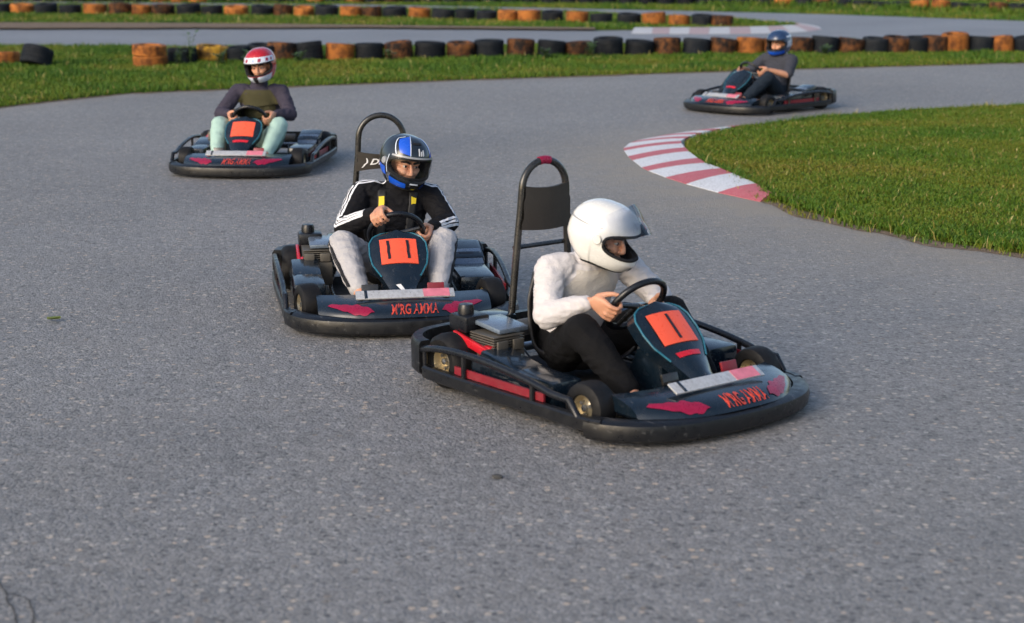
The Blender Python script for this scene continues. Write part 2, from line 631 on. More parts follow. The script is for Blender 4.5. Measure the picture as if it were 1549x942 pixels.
def sheet(name, poly, z, mat, cuts=0.0, dust=None, lift=None):
    bm = bmesh.new()
    vs = [bm.verts.new((p.x, p.y, z)) for p in poly]
    bm.faces.new(vs)
    bmesh.ops.triangulate(bm, faces=bm.faces[:])
    if cuts:
        for ax in (0, 1):
            lo = min(p[ax] for p in poly)
            hi = max(p[ax] for p in poly)
            k = lo + cuts
            while k < hi:
                if abs(k) < 30:
                    no = (1, 0, 0) if ax == 0 else (0, 1, 0)
                    co = (k, 0, 0) if ax == 0 else (0, k, 0)
                    bmesh.ops.bisect_plane(bm, geom=bm.verts[:] + bm.edges[:] + bm.faces[:], plane_co=co, plane_no=no)
                k += cuts
    bmesh.ops.recalc_face_normals(bm, faces=bm.faces)
    me = bpy.data.meshes.new(name)
    bm.to_mesh(me)
    bm.free()
    if me.polygons and me.polygons[0].normal.z < 0:
        me.flip_normals()
    if dust:
        at = me.attributes.new('dust', 'FLOAT', 'POINT')
        at.data.foreach_set('value', [dust(v.co) for v in me.vertices])
    if lift:
        for v in me.vertices:
            v.co.z += lift(v.co)
    o = link(name, me, None, [mat])
    tag(o, kind='structure')
    return o


def seg_dist(p, a, b):
    ab = b - a
    t = max(0, min(1, (p - a).dot(ab) / max(ab.dot(ab), 1e-9)))
    return (p - (a + ab * t)).length


def poly_dist(p, pts, closed=False):
    p = Vector((p.x, p.y, 0))
    n = len(pts)
    return min(seg_dist(p, pts[i], pts[(i + 1) % n]) for i in range(n if closed else n - 1))


def inside(x, y, poly):
    """vectorised point-in-polygon"""
    x, y = np.asarray(x), np.asarray(y)
    c = np.zeros(x.shape, bool)
    n = len(poly)
    for i in range(n):
        a, b = poly[i], poly[(i - 1) % n]
        m = ((a.y > y) != (b.y > y)) & (x < (b.x - a.x) * (y - a.y) / (b.y - a.y + 1e-12) + a.x)
        c ^= m
    return c


def strip(name, A, B, z, mat, step=0.15, amp=0.04, seed=1.0):
    n = max(8, int(sum((a - b).length for a, b in zip(A, A[1:])) / step))

    def res(P):
        d = [0.0]
        for a, b in zip(P, P[1:]):
            d.append(d[-1] + (b - a).length)
        out, j = [], 0
        for i in range(n + 1):
            t = d[-1] * i / n
            while j < len(P) - 2 and d[j + 1] < t:
                j += 1
            out.append(P[j].lerp(P[j + 1], (t - d[j]) / max(1e-9, d[j + 1] - d[j])))
        return out
    A, B = res(A), res(B)
    vs = []
    for P, sd in ((A, seed), (B, seed + 5)):
        for p in P:
            vs.append((p.x, p.y + amp * (noise.noise(Vector((p.x * 2.3, p.y * 2.3, sd))) + 0.7 * noise.noise(Vector((p.x * 8, p.y * 8, sd)))), z))
    o = MB().add(vs, [(i, i + 1, n + 2 + i, n + 1 + i) for i in range(n)]).build(name, mat)
    if o.data.polygons[0].normal.z < 0:
        o.data.flip_normals()
    return tag(o, kind='structure')


# base ground, out to the horizon
gm = MB().add([(-600, -300, 0), (600, -300, 0), (600, 900, 0), (-600, 900, 0)], [(0, 1, 2, 3)])
ground = gm.build('ground', M['lawn_soil'])
tag(ground, kind='structure')

edge_px = [(-500, 238), (-250, 196), (0, 164), (65, 156), (130, 149), (200, 142), (300, 138), (400, 134), (540, 128), (700, 122), (860, 117), (1000, 112), (1250, 104),
           (1549, 96), (1900, 87), (2300, 77)]
far_edge = [G(*p) for p in edge_px]
isl_px = [(1035, 232), (1037, 224), (1052, 215), (1085, 207), (1130, 197), (1250, 182), (1400, 172), (1549, 164), (1900, 146), (2400, 126),
          (2400, 470), (1900, 440), (1700, 412), (1549, 388), (1400, 364), (1300, 344), (1220, 324), (1168, 307), (1143, 290), (1107, 273),
          (1068, 257), (1050, 245)]
island = [G(*p) for p in isl_px]
isl_front = island[11:]


kerb_foot = [G(*p) for p in [(1150, 309), (1086, 295), (1007, 272), (957, 246), (942, 227), (962, 213), (1024, 202), (1104, 194)]]


def near_dust(p):
    d = poly_dist(p, isl_front)
    d2 = poly_dist(p, far_edge)
    d3 = poly_dist(p, kerb_foot)
    return max(0.0, 1 - d / 1.6) ** 1.3 * 0.95 + max(0.0, 1 - d2 / 0.7) ** 1.6 * 0.8 + max(0.0, 1 - d3 / 1.1) * 0.6 + (0.18 if d < 2.6 else 0) * max(0, 1 - d / 2.6)


main_poly = [Vector((-30, -14, 0)), Vector((30, -14, 0))] + jitter_line(far_edge, 0.25, 0.05, 3)[::-1]
sheet('track', main_poly, 0.008, M['asphalt'], cuts=0.6, dust=near_dust)

# island lawn, a low bank rising from the asphalt
isl_poly = jitter_poly(island, 0.12, 0.07, 11)
sheet('lawn', isl_poly, 0.012, M['lawn_soil'], cuts=0.7,
      lift=lambda p: 0.03 * min(1.0, poly_dist(p, island, True) / 0.5))
# bare earth rim along the island's front edge
rim = []
rim_in = []
line = spline([p for p in isl_front[:-1]], 10)
for i, p in enumerate(line):
    t = line[min(i + 1, len(line) - 1)] - line[max(i - 1, 0)]
    nrm = Vector((-t.y, t.x, 0)).normalized()
    w = 0.06 + 0.13 * max(0.0, noise.noise(p * 1.9) + 0.4)
    rim.append(p + nrm * w * 0.9)
    rim_in.append(p - nrm * 0.22)
strip('dirt_edge', rim, rim_in, 0.0105, M['dirt'], 0.06, 0.075, 2.0)

# the rear road with the median bank
r2_near = [(-400, 78), (0, 69), (250, 71), (500, 71), (700, 69), (900, 67), (1100, 64), (1250, 62), (1549, 58), (1900, 53)]
r3_far = [(1900, 42), (1549, 32), (1400, 27), (1250, 22), (1050, 17), (800, 12), (540, 7), (300, 5), (0, 2), (-400, -2)]
rear_poly = [G(*p) for p in r2_near] + [G(*p) for p in r3_far]
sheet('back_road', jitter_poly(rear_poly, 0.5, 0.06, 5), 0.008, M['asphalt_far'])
med_px = [(-400, 44), (0, 45), (300, 44), (560, 44), (760, 46), (900, 47), (960, 46), (1060, 45), (1150, 44), (1195, 42), (1212, 40), (1190, 37.5), (1150, 34), (1110, 30.5),
          (900, 21), (700, 15.5), (500, 12), (300, 10), (0, 7), (-400, 4)]
median = [G(*p) for p in med_px]
sheet('median', jitter_poly(median, 0.4, 0.05, 8), 0.012, M['lawn_soil'], cuts=1.2,
      lift=lambda p: 0.03 * min(1.0, poly_dist(p, median, True) / 0.5))
dirt_px = [(-400, 46), (0, 46), (300, 45), (560, 44.6), (760, 46.4), (900, 47.4), (900, 44.5), (760, 43), (560, 40.5), (300, 37.5), (0, 36.5), (-400, 36)]
strip('dirt_edge', [G(*p) for p in dirt_px[:6]], [G(*p) for p in dirt_px[6:][::-1]], 0.047, M['dirt'], 0.25, 0.15, 3.0)
# worn earth along the left edge of the near lawn
e2 = far_edge[1:14]
strip('dirt_edge', [p + Vector((0, -0.10, 0)) for p in e2], [p + Vector((0, 0.16, 0)) for p in e2], 0.012, M['dirt'], 0.2, 0.10, 4.0)


def kerb(outer, inner, first_white, rise, red='kerb_red'):
    root = empty('kerb', (0, 0, 0))
    tag(root, kind='structure')
    w = first_white
    for i in range(len(outer) - 1):
        a, b = G(*outer[i]), G(*outer[i + 1])
        d, c = G(*inner[i]), G(*inner[i + 1])
        mid = (a + b + c + d) / 4
        vs = []
        n = 4
        for (p, q) in ((a, d), (b, c)):
            pp = p.lerp(mid, 0.006)
            qq = q.lerp(mid, 0.006)
            for k in range(n + 1):
                t = k / n
                x = pp.lerp(qq, t)
                vs.append((x.x, x.y, 0.012 + rise * (math.sin(t * math.pi * 0.5) ** 0.9)))
            vs.append((qq.x, qq.y, -0.02))
            vs.append((pp.x, pp.y, -0.02))
        m = n + 3
        fs = [(k, k + 1, m + k + 1, m + k) for k in range(m - 1)] + [(m - 1, 0, m, 2 * m - 1), tuple(range(m))[::-1], tuple(range(m, 2 * m))]
        MB().add(vs, fs).build('kerb_block', M['kerb_white' if red == 'kerb_red' else 'kerb_pale'] if w else M[red], root, 30)
        w = not w
    return root


k_out = [(1150, 307), (1086, 293), (1038, 280), (1007, 270), (981, 260), (971, 255), (957, 244), (950, 238), (944, 229.5), (943, 225.5), (952, 218), (962, 214.5),
         (980, 210.5), (998, 207), (1024, 203.2), (1048, 200.3), (1078, 197.3), (1104, 195)]
k_in = [(1169, 303.5), (1143, 288), (1107, 272), (1090, 264.5), (1068, 256), (1055, 248.5), (1042, 238), (1036, 232), (1031, 226), (1030, 222), (1036, 218), (1044, 214.8),
        (1053, 211.7), (1062, 209.2), (1076, 206), (1090, 203), (1106, 200), (1122, 197.5)]
kerb(k_out, k_in, False, 0.045)
f_out = [(955, 51), (986, 51.3), (1012, 51.5), (1042, 51.7), (1072, 51.8), (1104, 51.7), (1136, 51.4), (1166, 50.8), (1194, 49.8), (1222, 48.2), (1243, 45.0), (1240, 41.0), (1222, 38.5)]
f_in = [(960, 46), (988, 45.9), (1014, 45.8), (1044, 45.6), (1074, 45.4), (1104, 45.1), (1134, 44.6), (1160, 44), (1182, 43), (1198, 42), (1209, 41.0), (1208, 40), (1200, 38.6)]
kerb(f_out, f_in, True, 0.05, 'kerb_faded')


# ------------------------------------------------------------------ grass
def grass(name, poly, density, hmin, hmax, width, zfun, seed, holes=(), dry=0.0, olive=0.0):
    rng = np.random.default_rng(seed)
    xs = [p.x for p in poly]
    ys = [p.y for p in poly]
    x0, x1, y0, y1 = min(xs), max(xs), min(ys), max(ys)
    n = int((x1 - x0) * (y1 - y0) * density)
    X, Y = rng.uniform(x0, x1, n), rng.uniform(y0, y1, n)
    keep = inside(X, Y, poly)
    keep &= np.abs(X / np.maximum(Y, 1.0)) < 0.56
    for h in holes:
        keep &= ~inside(X, Y, h)
    X, Y = X[keep], Y[keep]
    n = len(X)
    # smooth patch value from a few random cosines
    P = np.zeros(n)
    for _ in range(14):
        a = rng.uniform(0, 2 * np.pi)
        fq = rng.uniform(0.5, 4.2)
        P += np.cos(X * np.cos(a) * fq + Y * np.sin(a) * fq + rng.uniform(0, 6.28)) / 14
    P = np.clip(0.5 + P * 1.5, 0, 1)
    Q = np.zeros(n)
    for _ in range(10):
        a = rng.uniform(0, 2 * np.pi)
        fq = rng.uniform(5, 16)
        Q += np.cos(X * np.cos(a) * fq + Y * np.sin(a) * fq + rng.uniform(0, 6.28)) / 10
    H = rng.uniform(hmin, hmax, n) * (0.8 + 0.5 * (1 - P)) * (1 + 0.6 * np.clip(Q, -0.6, 1))
    tint = np.clip(0.12 + olive + 0.48 * P + rng.normal(0, 0.12, n) + 0.12 * Q, 0, 0.9)
    dr = rng.uniform(0, 1, n) < (0.008 + dry)
    tint[dr] = rng.uniform(0.85, 1.0, dr.sum())
    H[dr] *= 1.5
    A = rng.uniform(0, 2 * np.pi, n)
    lean = rng.uniform(0.15, 0.9, n) * H
    L = rng.uniform(0, 2 * np.pi, n)
    W = width * rng.uniform(0.6, 1.3, n) * 0.5
    Z = zfun(X, Y)
    ca, sa = np.cos(A) * W, np.sin(A) * W
    lx, ly = np.cos(L) * lean, np.sin(L) * lean
    V = np.empty((n, 5, 3))
    V[:, 0] = np.stack([X - ca, Y - sa, Z - 0.005], 1)
    V[:, 1] = np.stack([X + ca, Y + sa, Z - 0.005], 1)
    V[:, 2] = np.stack([X + ca * 0.8 + lx * 0.35, Y + sa * 0.8 + ly * 0.35, Z + H * 0.6], 1)
    V[:, 3] = np.stack([X - ca * 0.8 + lx * 0.35, Y - sa * 0.8 + ly * 0.35, Z + H * 0.6], 1)
    V[:, 4] = np.stack([X + lx, Y + ly, Z + H], 1)
    me = bpy.data.meshes.new(name)
    me.vertices.add(n * 5)
    me.vertices.foreach_set('co', V.reshape(-1))
    idx = np.arange(n) * 5
    loops = np.stack([idx, idx + 1, idx + 2, idx + 3, idx + 3, idx + 2, idx + 4], 1).reshape(-1)
    me.loops.add(n * 7)
    me.loops.foreach_set('vertex_index', loops.astype(np.int32))
    me.polygons.add(n * 2)
    st = np.stack([np.arange(n) * 7, np.arange(n) * 7 + 4], 1).reshape(-1)
    me.polygons.foreach_set('loop_start', st.astype(np.int32))
    at = me.attributes.new('tint', 'FLOAT', 'POINT')
    at.data.foreach_set('value', np.repeat(tint, 5).astype(np.float32))
    me.update(calc_edges=True)
    me.validate()
    o = link(name, me, None, [M['grass_blade']])
    tag(o, kind='stuff')
    return o


grass('grass', isl_poly, 5200, 0.013, 0.030, 0.010, lambda x, y: np.full_like(x, 0.040), 1, dry=0.004, olive=0.09)
tuft_poly = [p for p in rim] + [p for p in reversed(rim_in)]
grass('grass', tuft_poly, 900, 0.02, 0.06, 0.009, lambda x, y: np.full_like(x, 0.010), 3, dry=0.05, olive=0.1)
# the shaggy fringe that hangs over the island's edge
fr_in = [p + (Vector((3.2, 14.2, 0)) - p) * 0.05 for p in island]
grass('grass', isl_poly, 2600, 0.035, 0.075, 0.009, lambda x, y: np.full_like(x, 0.02), 2, holes=[fr_in])
strip_poly = jitter_line(far_edge, 0.25, 0.05, 3) + [G(*p) + Vector((0, -0.03, 0)) for p in reversed(r2_near)]
grass('grass', strip_poly, 1150, 0.03, 0.065, 0.014, lambda x, y: np.zeros_like(x), 4)
edge_poly = [p for p in far_edge] + [p + Vector((0, 0.5, 0)) for p in reversed(far_edge)]
grass('grass', edge_poly, 1500, 0.04, 0.085, 0.013, lambda x, y: np.zeros_like(x), 6)
med_grass = [G(*p) for p in [(-400, 36.5), (0, 37), (300, 38), (560, 41), (760, 43.5), (900, 45), (960, 45.5), (1060, 44.6), (1150, 43.5), (1195, 41.8), (1209, 40), (1190, 37.8),
                             (1150, 34.4), (1110, 31), (900, 21.5), (700, 16), (500, 12.4), (300, 10.4), (0, 7.4), (-400, 4.4)]]
grass('grass', med_grass, 620, 0.03, 0.075, 0.02, lambda x, y: np.full_like(x, 0.03), 8, dry=0.02)
far_band = [G(*p) + Vector((0, 0.02, 0)) for p in r3_far[::-1]] + [G(*p) for p in [(1900, 12), (1549, -2), (1250, -8), (800, -12), (300, -14), (-400, -16)]]
grass('grass', far_band, 420, 0.04, 0.10, 0.024, lambda x, y: np.zeros_like(x), 9, dry=0.01)

# ------------------------------------------------------------------ tyres of the barriers
TYR_R, TYR_W = 0.262, 0.285


def tyre_mesh(rad, wid, seg=40):
    h = wid / 2
    prof = [(rad * 0.60, -h * 0.72), (rad * 0.66, -h * 0.96), (rad * 0.86, -h), (rad * 0.965, -h * 0.93), (rad, -h * 0.78)]
    for gz in (-0.36, 0.0, 0.36):       # circumferential grooves
        prof += [(rad, (gz - 0.07) * h), (rad * 0.965, (gz - 0.05) * h), (rad * 0.965, (gz + 0.05) * h), (rad, (gz + 0.07) * h)]
    prof += [(rad, h * 0.78), (rad * 0.965, h * 0.93), (rad * 0.86, h), (rad * 0.66, h * 0.96), (rad * 0.60, h * 0.72), (rad * 0.585, 0)]
    m = MB().lathe(prof, 'z', (0, 0, h), seg)
    me = m.mesh('tyre', 30)
    return me


T_ME = tyre_mesh(TYR_R, TYR_W)
T_ME.materials.append(M['tyre_black'])
T_SLIM = tyre_mesh(TYR_R * 1.03, 0.155)
T_SLIM.materials.append(M['tyre_orange'])
WORDS = {'k': 'black', 'o': 'orange painted', 'b': 'brown, paint worn away', 'y': 'yellow topped'}
MATS = {'k': 'tyre_black', 'o': 'tyre_orange', 'b': 'tyre_brown', 'y': 'tyre_yellow'}
ORD = ('first second third fourth fifth sixth seventh eighth ninth tenth eleventh twelfth thirteenth fourteenth fifteenth sixteenth seventeenth '
       'eighteenth nineteenth twentieth').split()


def ordinal(n):
    if n <= 20:
        return ORD[n - 1]
    if n == 30:
        return 'thirtieth'
    tens = {2: 'twenty', 3: 'thirty', 4: 'forty', 5: 'fifty'}[n // 10]
    if n % 10 == 0:
        return tens[:-1] + 'ieth'
    return f'{tens}-{ORD[n % 10 - 1]}'


def put_tyre(px, py_base, w_px, kind, label, group, me=None, sink=0.0, rot=None, z=None):
    me = me or T_ME
    o = bpy.data.objects.new('tyre', me)
    COL.objects.link(o)
    g = G(px, py_base)
    s = 0.98 * (w_px * g.y / FPX) / (2 * TYR_R)
    s = max(0.85, min(1.22, s))
    o.location = (g.x * (1 + TYR_R * s / g.y), g.y + TYR_R * s, (-sink if z is None else z))
    o.scale = (s, s, random.uniform(0.94, 1.08))
    o.rotation_euler = rot or (R(random.uniform(-6, 6)), R(random.uniform(-6, 6)), random.uniform(0, 6.28))
    o.material_slots[0].link = 'OBJECT'
    o.material_slots[0].material = M[MATS[kind]]
    tag(o, label, 'tyre', group)
    return o


def lerp_tab(tab, x):
    for (xa, ya), (xb, yb) in zip(tab, tab[1:]):
        if x <= xb:
            return ya + (yb - ya) * (x - xa) / (xb - xa)
    return tab[-1][1]


row1 = [(276, 40, 'k', 2), (321, 50, 'y', 1), (362, 34, 'k', 1), (396, 32, 'k', 0), (426, 36, 'b', -1), (468, 46, 'k', 0), (514, 45, 'o', 0), (559, 43, 'k', 0), (605, 42, 'b', 0),
        (650, 48, 'k', 1), (697, 44, 'b', 1), (740, 46, 'k', -2), (787, 42, 'b', -1), (833, 43, 'k', 0), (875, 40, 'b', 1), (920, 46, 'k', -1), (966, 45, 'k', 2), (1009, 42, 'b', -1),
        (1052, 41, 'k', 1), (1092, 40, 'b', 0), (1133, 36, 'o', -1), (1172, 38, 'b', 0), (1209, 37, 'b', -1), (1246, 37, 'k', 0), (1285, 39, 'b', 1), (1323, 36, 'k', 0), (1354, 28, 'b', 0), (1384, 35, 'k', 0),
        (1413, 26, 'b', -1), (1444, 38, 'o', -3), (1483, 35, 'k', 0), (1513, 29, 'o', -1), (1552, 42, 'k', 0), (1594, 40, 'k', 0), (1636, 40, 'b', 0), (1678, 40, 'k', 0)]
base1 = [(0, 99), (230, 100), (300, 96), (500, 92), (700, 89), (850, 87), (1000, 84.5), (1250, 82), (1549, 80), (1800, 77)]
for i, (px, w, k, dy) in enumerate(row1):
    put_tyre(px, lerp_tab(base1, px), w, k, f'{WORDS[k]} tyre, {ordinal(i + 1)} after the gap in the nearest tyre row',
             'tyres of the nearest barrier row', sink=0.01 + 0.012 * (dy + 1))
# the bright pair that ends the row
put_tyre(228, 101.5, 52, 'o', 'bright orange slim tyre at the bottom of the stacked pair ending the row', 'tyres of the nearest barrier row', T_SLIM, z=0.0, rot=(0, 0, 0.4))
put_tyre(227, 101.5, 51, 'o', 'bright orange slim tyre on top of the stacked pair ending the row', 'tyres of the nearest barrier row', T_SLIM, z=0.158, rot=(R(1.5), R(-2), 2.0))
put_tyre(53, 104, 48, 'k', 'loose black tyre tipped over in the grass left of the gap', 'tyres of the nearest barrier row', z=0.03, rot=(R(-16), R(17), 0.3))
put_tyre(8, 98, 46, 'o', 'orange tyre half sunk in grass at far left beside the tipped one', 'tyres of the nearest barrier row', sink=0.09)
put_tyre(-42, 100, 46, 'k', 'black tyre half sunk in grass, outermost left of the nearest row', 'tyres of the nearest barrier row', sink=0.04)

row2 = [(-32, 36, 'b'), (3, 33, 'k'), (34, 36, 'o'), (71, 35, 'k'), (107, 34, 'k'), (144, 36, 'o'), (182, 36, 'b'), (214, 29, 'o'), (247, 36, 'b'), (287, 37, 'k'), (322, 33, 'k'), (358, 37, 'o'),
        (397, 36, 'k'), (428, 28, 'b'), (460, 31, 'o'), (494, 36, 'k'), (531, 35, 'o'), (565, 29, 'b'), (598, 37, 'k'), (634, 34, 'o'), (670, 36, 'k'), (704, 30, 'k'), (736, 33, 'k'), (768, 30, 'o'),
        (801, 36, 'o'), (836, 33, 'k'), (873, 35, 'o'), (910, 35, 'k'), (951, 37, 'k'), (990, 37, 'o'), (1027, 32, 'o'), (1062, 34, 'k'), (1092, 31, 'b')]
base2 = [(-50, 23.0), (0, 23.5), (300, 26), (500, 28), (620, 30.5), (800, 35.5), (950, 40), (1100, 43.5)]
top_ = [0.0]
for i, (px, w, k) in enumerate(row2):
    put_tyre(px, lerp_tab(base2, px), w, k, f'{WORDS[k]} tyre, {ordinal(i + 1)} from the left in the middle row on the median',
             'tyres of the middle barrier row', sink=random.uniform(-0.0, 0.03))
base3 = [(-60, 1.5), (0, 2), (300, 4.5), (600, 5.5), (800, 6.5), (1050, 9.5), (1250, 13), (1370, 16.5), (1549, 21), (1700, 24)]
ora = {0: 'o', 1: 'b', 9: 'o', 10: 'o', 11: 'o', 17: 'o', 19: 'o', 21: 'b', 41: 'o', 43: 'b', 48: 'o', 49: 'o', 52: 'b'}
for i in range(57):
    px = -24 + 29.5 * i
    k = ora.get(i, 'k')
    put_tyre(px, lerp_tab(base3, px), 29.2, k, f'{WORDS[k]} tyre, {ordinal(i + 1)} from the left in the overgrown back row',
             'tyres of the overgrown back row', sink=0.02 + (0.05 if (px > 1080 and k == 'k') else 0.0))
for i, (px, k) in enumerate([(1336, 'k'), (1366, 'o'), (1396, 'k'), (1424, 'k'), (1451, 'o'), (1488, 'o'), (1512, 'k'), (1532, 'o'), (1560, 'k')]):
    put_tyre(px, 1.0 + (px - 1336) * 0.024, 27, k, f'{WORDS[k]} tyre, {ordinal(i + 1)} from the left in the farthest row at top right',
             'tyres of the farthest barrier row', sink=0.0)
# rank growth in front of the back row
over = [G(*p) for p in [(1060, 11.5), (1250, 15), (1400, 19.5), (1549, 24), (1800, 30), (1800, 14), (1549, 7), (1400, 3), (1250, 0), (1060, -2)]]
grass('tall_grass', over, 210, 0.12, 0.21, 0.03, lambda x, y: np.zeros_like(x), 15)


# ------------------------------------------------------------------ weeds and small litter
def weed(px, py, h, n, label, seed, spread=0.5):
    rnd = random.Random(seed)
    g = G(px, py)
    root = empty('weed_plant', g)
    tag(root, label, 'weed', 'weeds along the tyre barrier')
    st, lf = MB(), MB()
    for i in range(n):
        a = rnd.uniform(0, 6.28)
        hh = h * rnd.uniform(0.55, 1.0)
        sp = spread * hh * rnd.uniform(0.2, 0.8)
        tip = Vector((math.cos(a) * sp, math.sin(a) * sp, hh))
        pts = spline([(0, 0, -0.02), (tip.x * 0.25, tip.y * 0.25, hh * 0.5), tip], 4)
        st.tube(pts, [0.006 - 0.004 * k / (len(pts) - 1) for k in range(len(pts))], 5)
        for p in pts[2:]:
            for s in range(2):
                b = rnd.uniform(0, 6.28)
                L = rnd.uniform(0.05, 0.11)
                d = Vector((math.cos(b), math.sin(b), rnd.uniform(-0.1, 0.5))).normalized() * L
                w = Vector((-math.sin(b), math.cos(b), 0)) * L * 0.22
                lf.add([p, p + d * 0.5 + w, p + d, p + d * 0.5 - w], [(0, 1, 2, 3)])
    st.build('stem', M['weed_leaf'], root)
    lf.build('leaves', M['weed_leaf'], root)['kind'] = 'stuff'
    return root


weed(288, 97, 0.50, 5, 'tall thin weed rising above the orange tyre pair', 1, 0.35)
weed(272, 100, 0.26, 7, 'low bushy weed in front of the black tyre beside the orange pair', 2)
weed(334, 99, 0.22, 8, 'spreading weed below the yellow topped tyre', 3, 0.9)
weed(375, 98, 0.22, 7, 'weed clump by the tyres just left of the red helmet', 4, 0.9)
weed(452, 96, 0.18, 7, 'weed clump by the tyres just right of the red helmet', 5, 0.8)
weed(590, 93, 0.18, 8, 'bright weed tuft below the brown tyre at mid row', 6, 0.6)
weed(826, 90, 0.20, 7, 'weed tuft in front of the black tyre near the row centre', 7, 0.8)
weed(892, 88, 0.28, 9, 'yellowing tall weed over the brown tyre right of centre', 8, 0.6)
weed(1106, 81, 0.30, 9, 'bushy weed standing behind the orange tyre by the far driver', 9, 0.6)
weed(1247, 85, 0.20, 7, 'weed tuft in front of the tyres right of the far driver', 10, 0.8)


def litter():
    g = G(82, 489)
    m = MB()
    n = 9
    m.grid(lambda u, v: ((u - 0.5) * 0.085, (v - 0.5) * 0.045 * math.sin(math.pi * min(0.97, max(0.03, u))), 0.006 + 0.012 * (abs(v - 0.5) * 2) + 0.012 * u * u), 8, 4)
    o = m.build('fallen_leaf', M['leaf_green'])
    o.location = (g.x, g.y, 0.012)
    o.rotation_euler = (0, 0, -0.4)
    tag(o, 'small green leaf lying alone on the asphalt at left', 'leaf')
    g = G(752, 726)
    bm = bmesh.new()
    bmesh.ops.create_icosphere(bm, subdivisions=3, radius=0.016)
    for v in bm.verts:
        v.co *= 1 + 0.35 * noise.noise(v.co * 60)
        v.co.z *= 0.5
        v.co.x *= 1.3
    me = bpy.data.meshes.new('pebble')
    bm.to_mesh(me)
    bm.free()
    smooth(me, 60)
    o = link('pebble', me, None, [M['crack']])
    o.location = (g.x, g.y, 0.014)
    tag(o, 'small dark pebble on the asphalt in front of the karts', 'pebble')
    # crack in the bottom left corner of the asphalt
    mb = MB()
    for pts in ([(-6, 880), (3, 893), (10, 902), (12, 915), (22, 930), (26, 950)], [(10, 902), (26, 906), (40, 910), (46, 921), (52, 935), (50, 950)]):
        c = spline([G(*p) for p in pts], 5)
        L, Rr = [], []
        for i, p in enumerate(c):
            t = (c[min(i + 1, len(c) - 1)] - c[max(i - 1, 0)]).normalized()
            nrm = Vector((-t.y, t.x, 0))
            w = 0.0018 + 0.0035 * abs(noise.noise(p * 31))
            q = p + nrm * 0.006 * noise.noise(p * 50)
            L.append((*(q + nrm * w).to_2d(), 0.0125))
            Rr.append((*(q - nrm * w).to_2d(), 0.0125))
        n = len(c)
        mb.add(L + Rr, [(i, i + 1, n + i + 1, n + i) for i in range(n - 1)])
    tag(mb.build('track_crack', M['crack']), kind='structure')


litter()

# ------------------------------------------------------------------ karts
HALF = [(0.88, 0.0), (0.872, 0.15), (0.845, 0.30), (0.79, 0.43), (0.70, 0.525), (0.57, 0.585), (0.30, 0.595), (0.0, 0.605), (-0.26, 0.61), (-0.47, 0.605),
        (-0.60, 0.575), (-0.69, 0.49), (-0.73, 0.35), (-0.74, 0.0)]
OUT = spline([(x, y, 0) for x, y in HALF], 6)           # left half, front to rear


def outline(s):
    """s in [-1,1] along the whole loop from rear centre (right side negative) through the nose at 0"""
    n = len(OUT) - 1
    t = min(abs(s), 1) * n
    i = min(int(t), n - 1)
    p = OUT[i].lerp(OUT[i + 1], t - i)
    q = (OUT[i + 1] - OUT[i]).normalized()
    nrm = Vector((-q.y, q.x, 0)) * -1
    nrm = Vector((q.y, -q.x, 0))
    if nrm.dot(Vector((p.x - 0.0, p.y, 0))) < 0:
        nrm = -nrm
    if s < 0:
        p = Vector((p.x, -p.y, 0))
        nrm = Vector((nrm.x, -nrm.y, 0))
    return p, nrm


S_NOSE = 5 / 13.0          # where the nose ends on the loop


def belt(s0, s1, prof, n):
    """closed profile (outward offset, z) swept along the loop"""
    vs, fs = [], []
    m = len(prof)
    for i in range(n + 1):
        p, nr = outline(s0 + (s1 - s0) * i / n)
        for d, z in prof:
            vs.append((p.x + nr.x * d, p.y + nr.y * d, z))
    for i in range(n):
        for k in range(m):
            l = (k + 1) % m
            fs.append((i * m + k, i * m + l, (i + 1) * m + l, (i + 1) * m + k))
    fs.append(tuple(range(m)))
    fs.append(tuple(n * m + k for k in range(m))[::-1])
    return vs, fs


NW = 0.43                  # half width of the painted nose panel


def nose_pt(y, v, off=0.0):
    """point on the nose panel; y across, v 0 at its front lip to 1 at its rear top"""
    y = max(-NW - 0.05, min(NW + 0.05, y))
    lip = 0.868 - 0.30 * (abs(y) / 0.55) ** 2.6
    prof = [(0.0, 0.108), (-0.018, 0.132), (-0.06, 0.150), (-0.13, 0.166), (-0.25, 0.180)]
    t = max(0, min(1, v)) * 4
    i = min(3, int(t))
    f = t - i
    dx = prof[i][0] + (prof[i + 1][0] - prof[i][0]) * f
    dz = prof[i][1] + (prof[i + 1][1] - prof[i][1]) * f
    tx, tz = prof[i + 1][0] - prof[i][0], prof[i + 1][1] - prof[i][1]
    L = math.hypot(tx, tz)
    nx, nz = tz / L, -tx / L
    dx *= 1 - 0.35 * (abs(y) / NW) ** 2
    return Vector((lip + dx + nx * off, y, dz - 0.012 * (abs(y) / NW) ** 2 + nz * off))


def text_mesh(body, size, shear=0.0, bold=0.0):
    cu = bpy.data.curves.new('t', 'FONT')
    cu.body = body
    cu.size = size
    cu.shear = shear
    cu.align_x = 'CENTER'
    cu.align_y = 'CENTER'
    cu.resolution_u = 3
    cu.offset = bold * size
    ob = bpy.data.objects.new('t', cu)
    COL.objects.link(ob)
    dg = bpy.context.evaluated_depsgraph_get()
    me = bpy.data.meshes.new_from_object(ob.evaluated_get(dg))
    bpy.data.objects.remove(ob)
    bpy.data.curves.remove(cu)
    return me


def letters(name, body, size, fn, mat, parent, shear=0.2, bold=0.0):
    """flat print laid on a surface: fn maps text-plane x, y to a point"""
    me = text_mesh(body, size, shear, bold)
    for v in me.vertices:
        v.co = fn(v.co.x, v.co.y)
    me.materials.clear()
    me.name = name
    return link(name, me, parent, [mat])


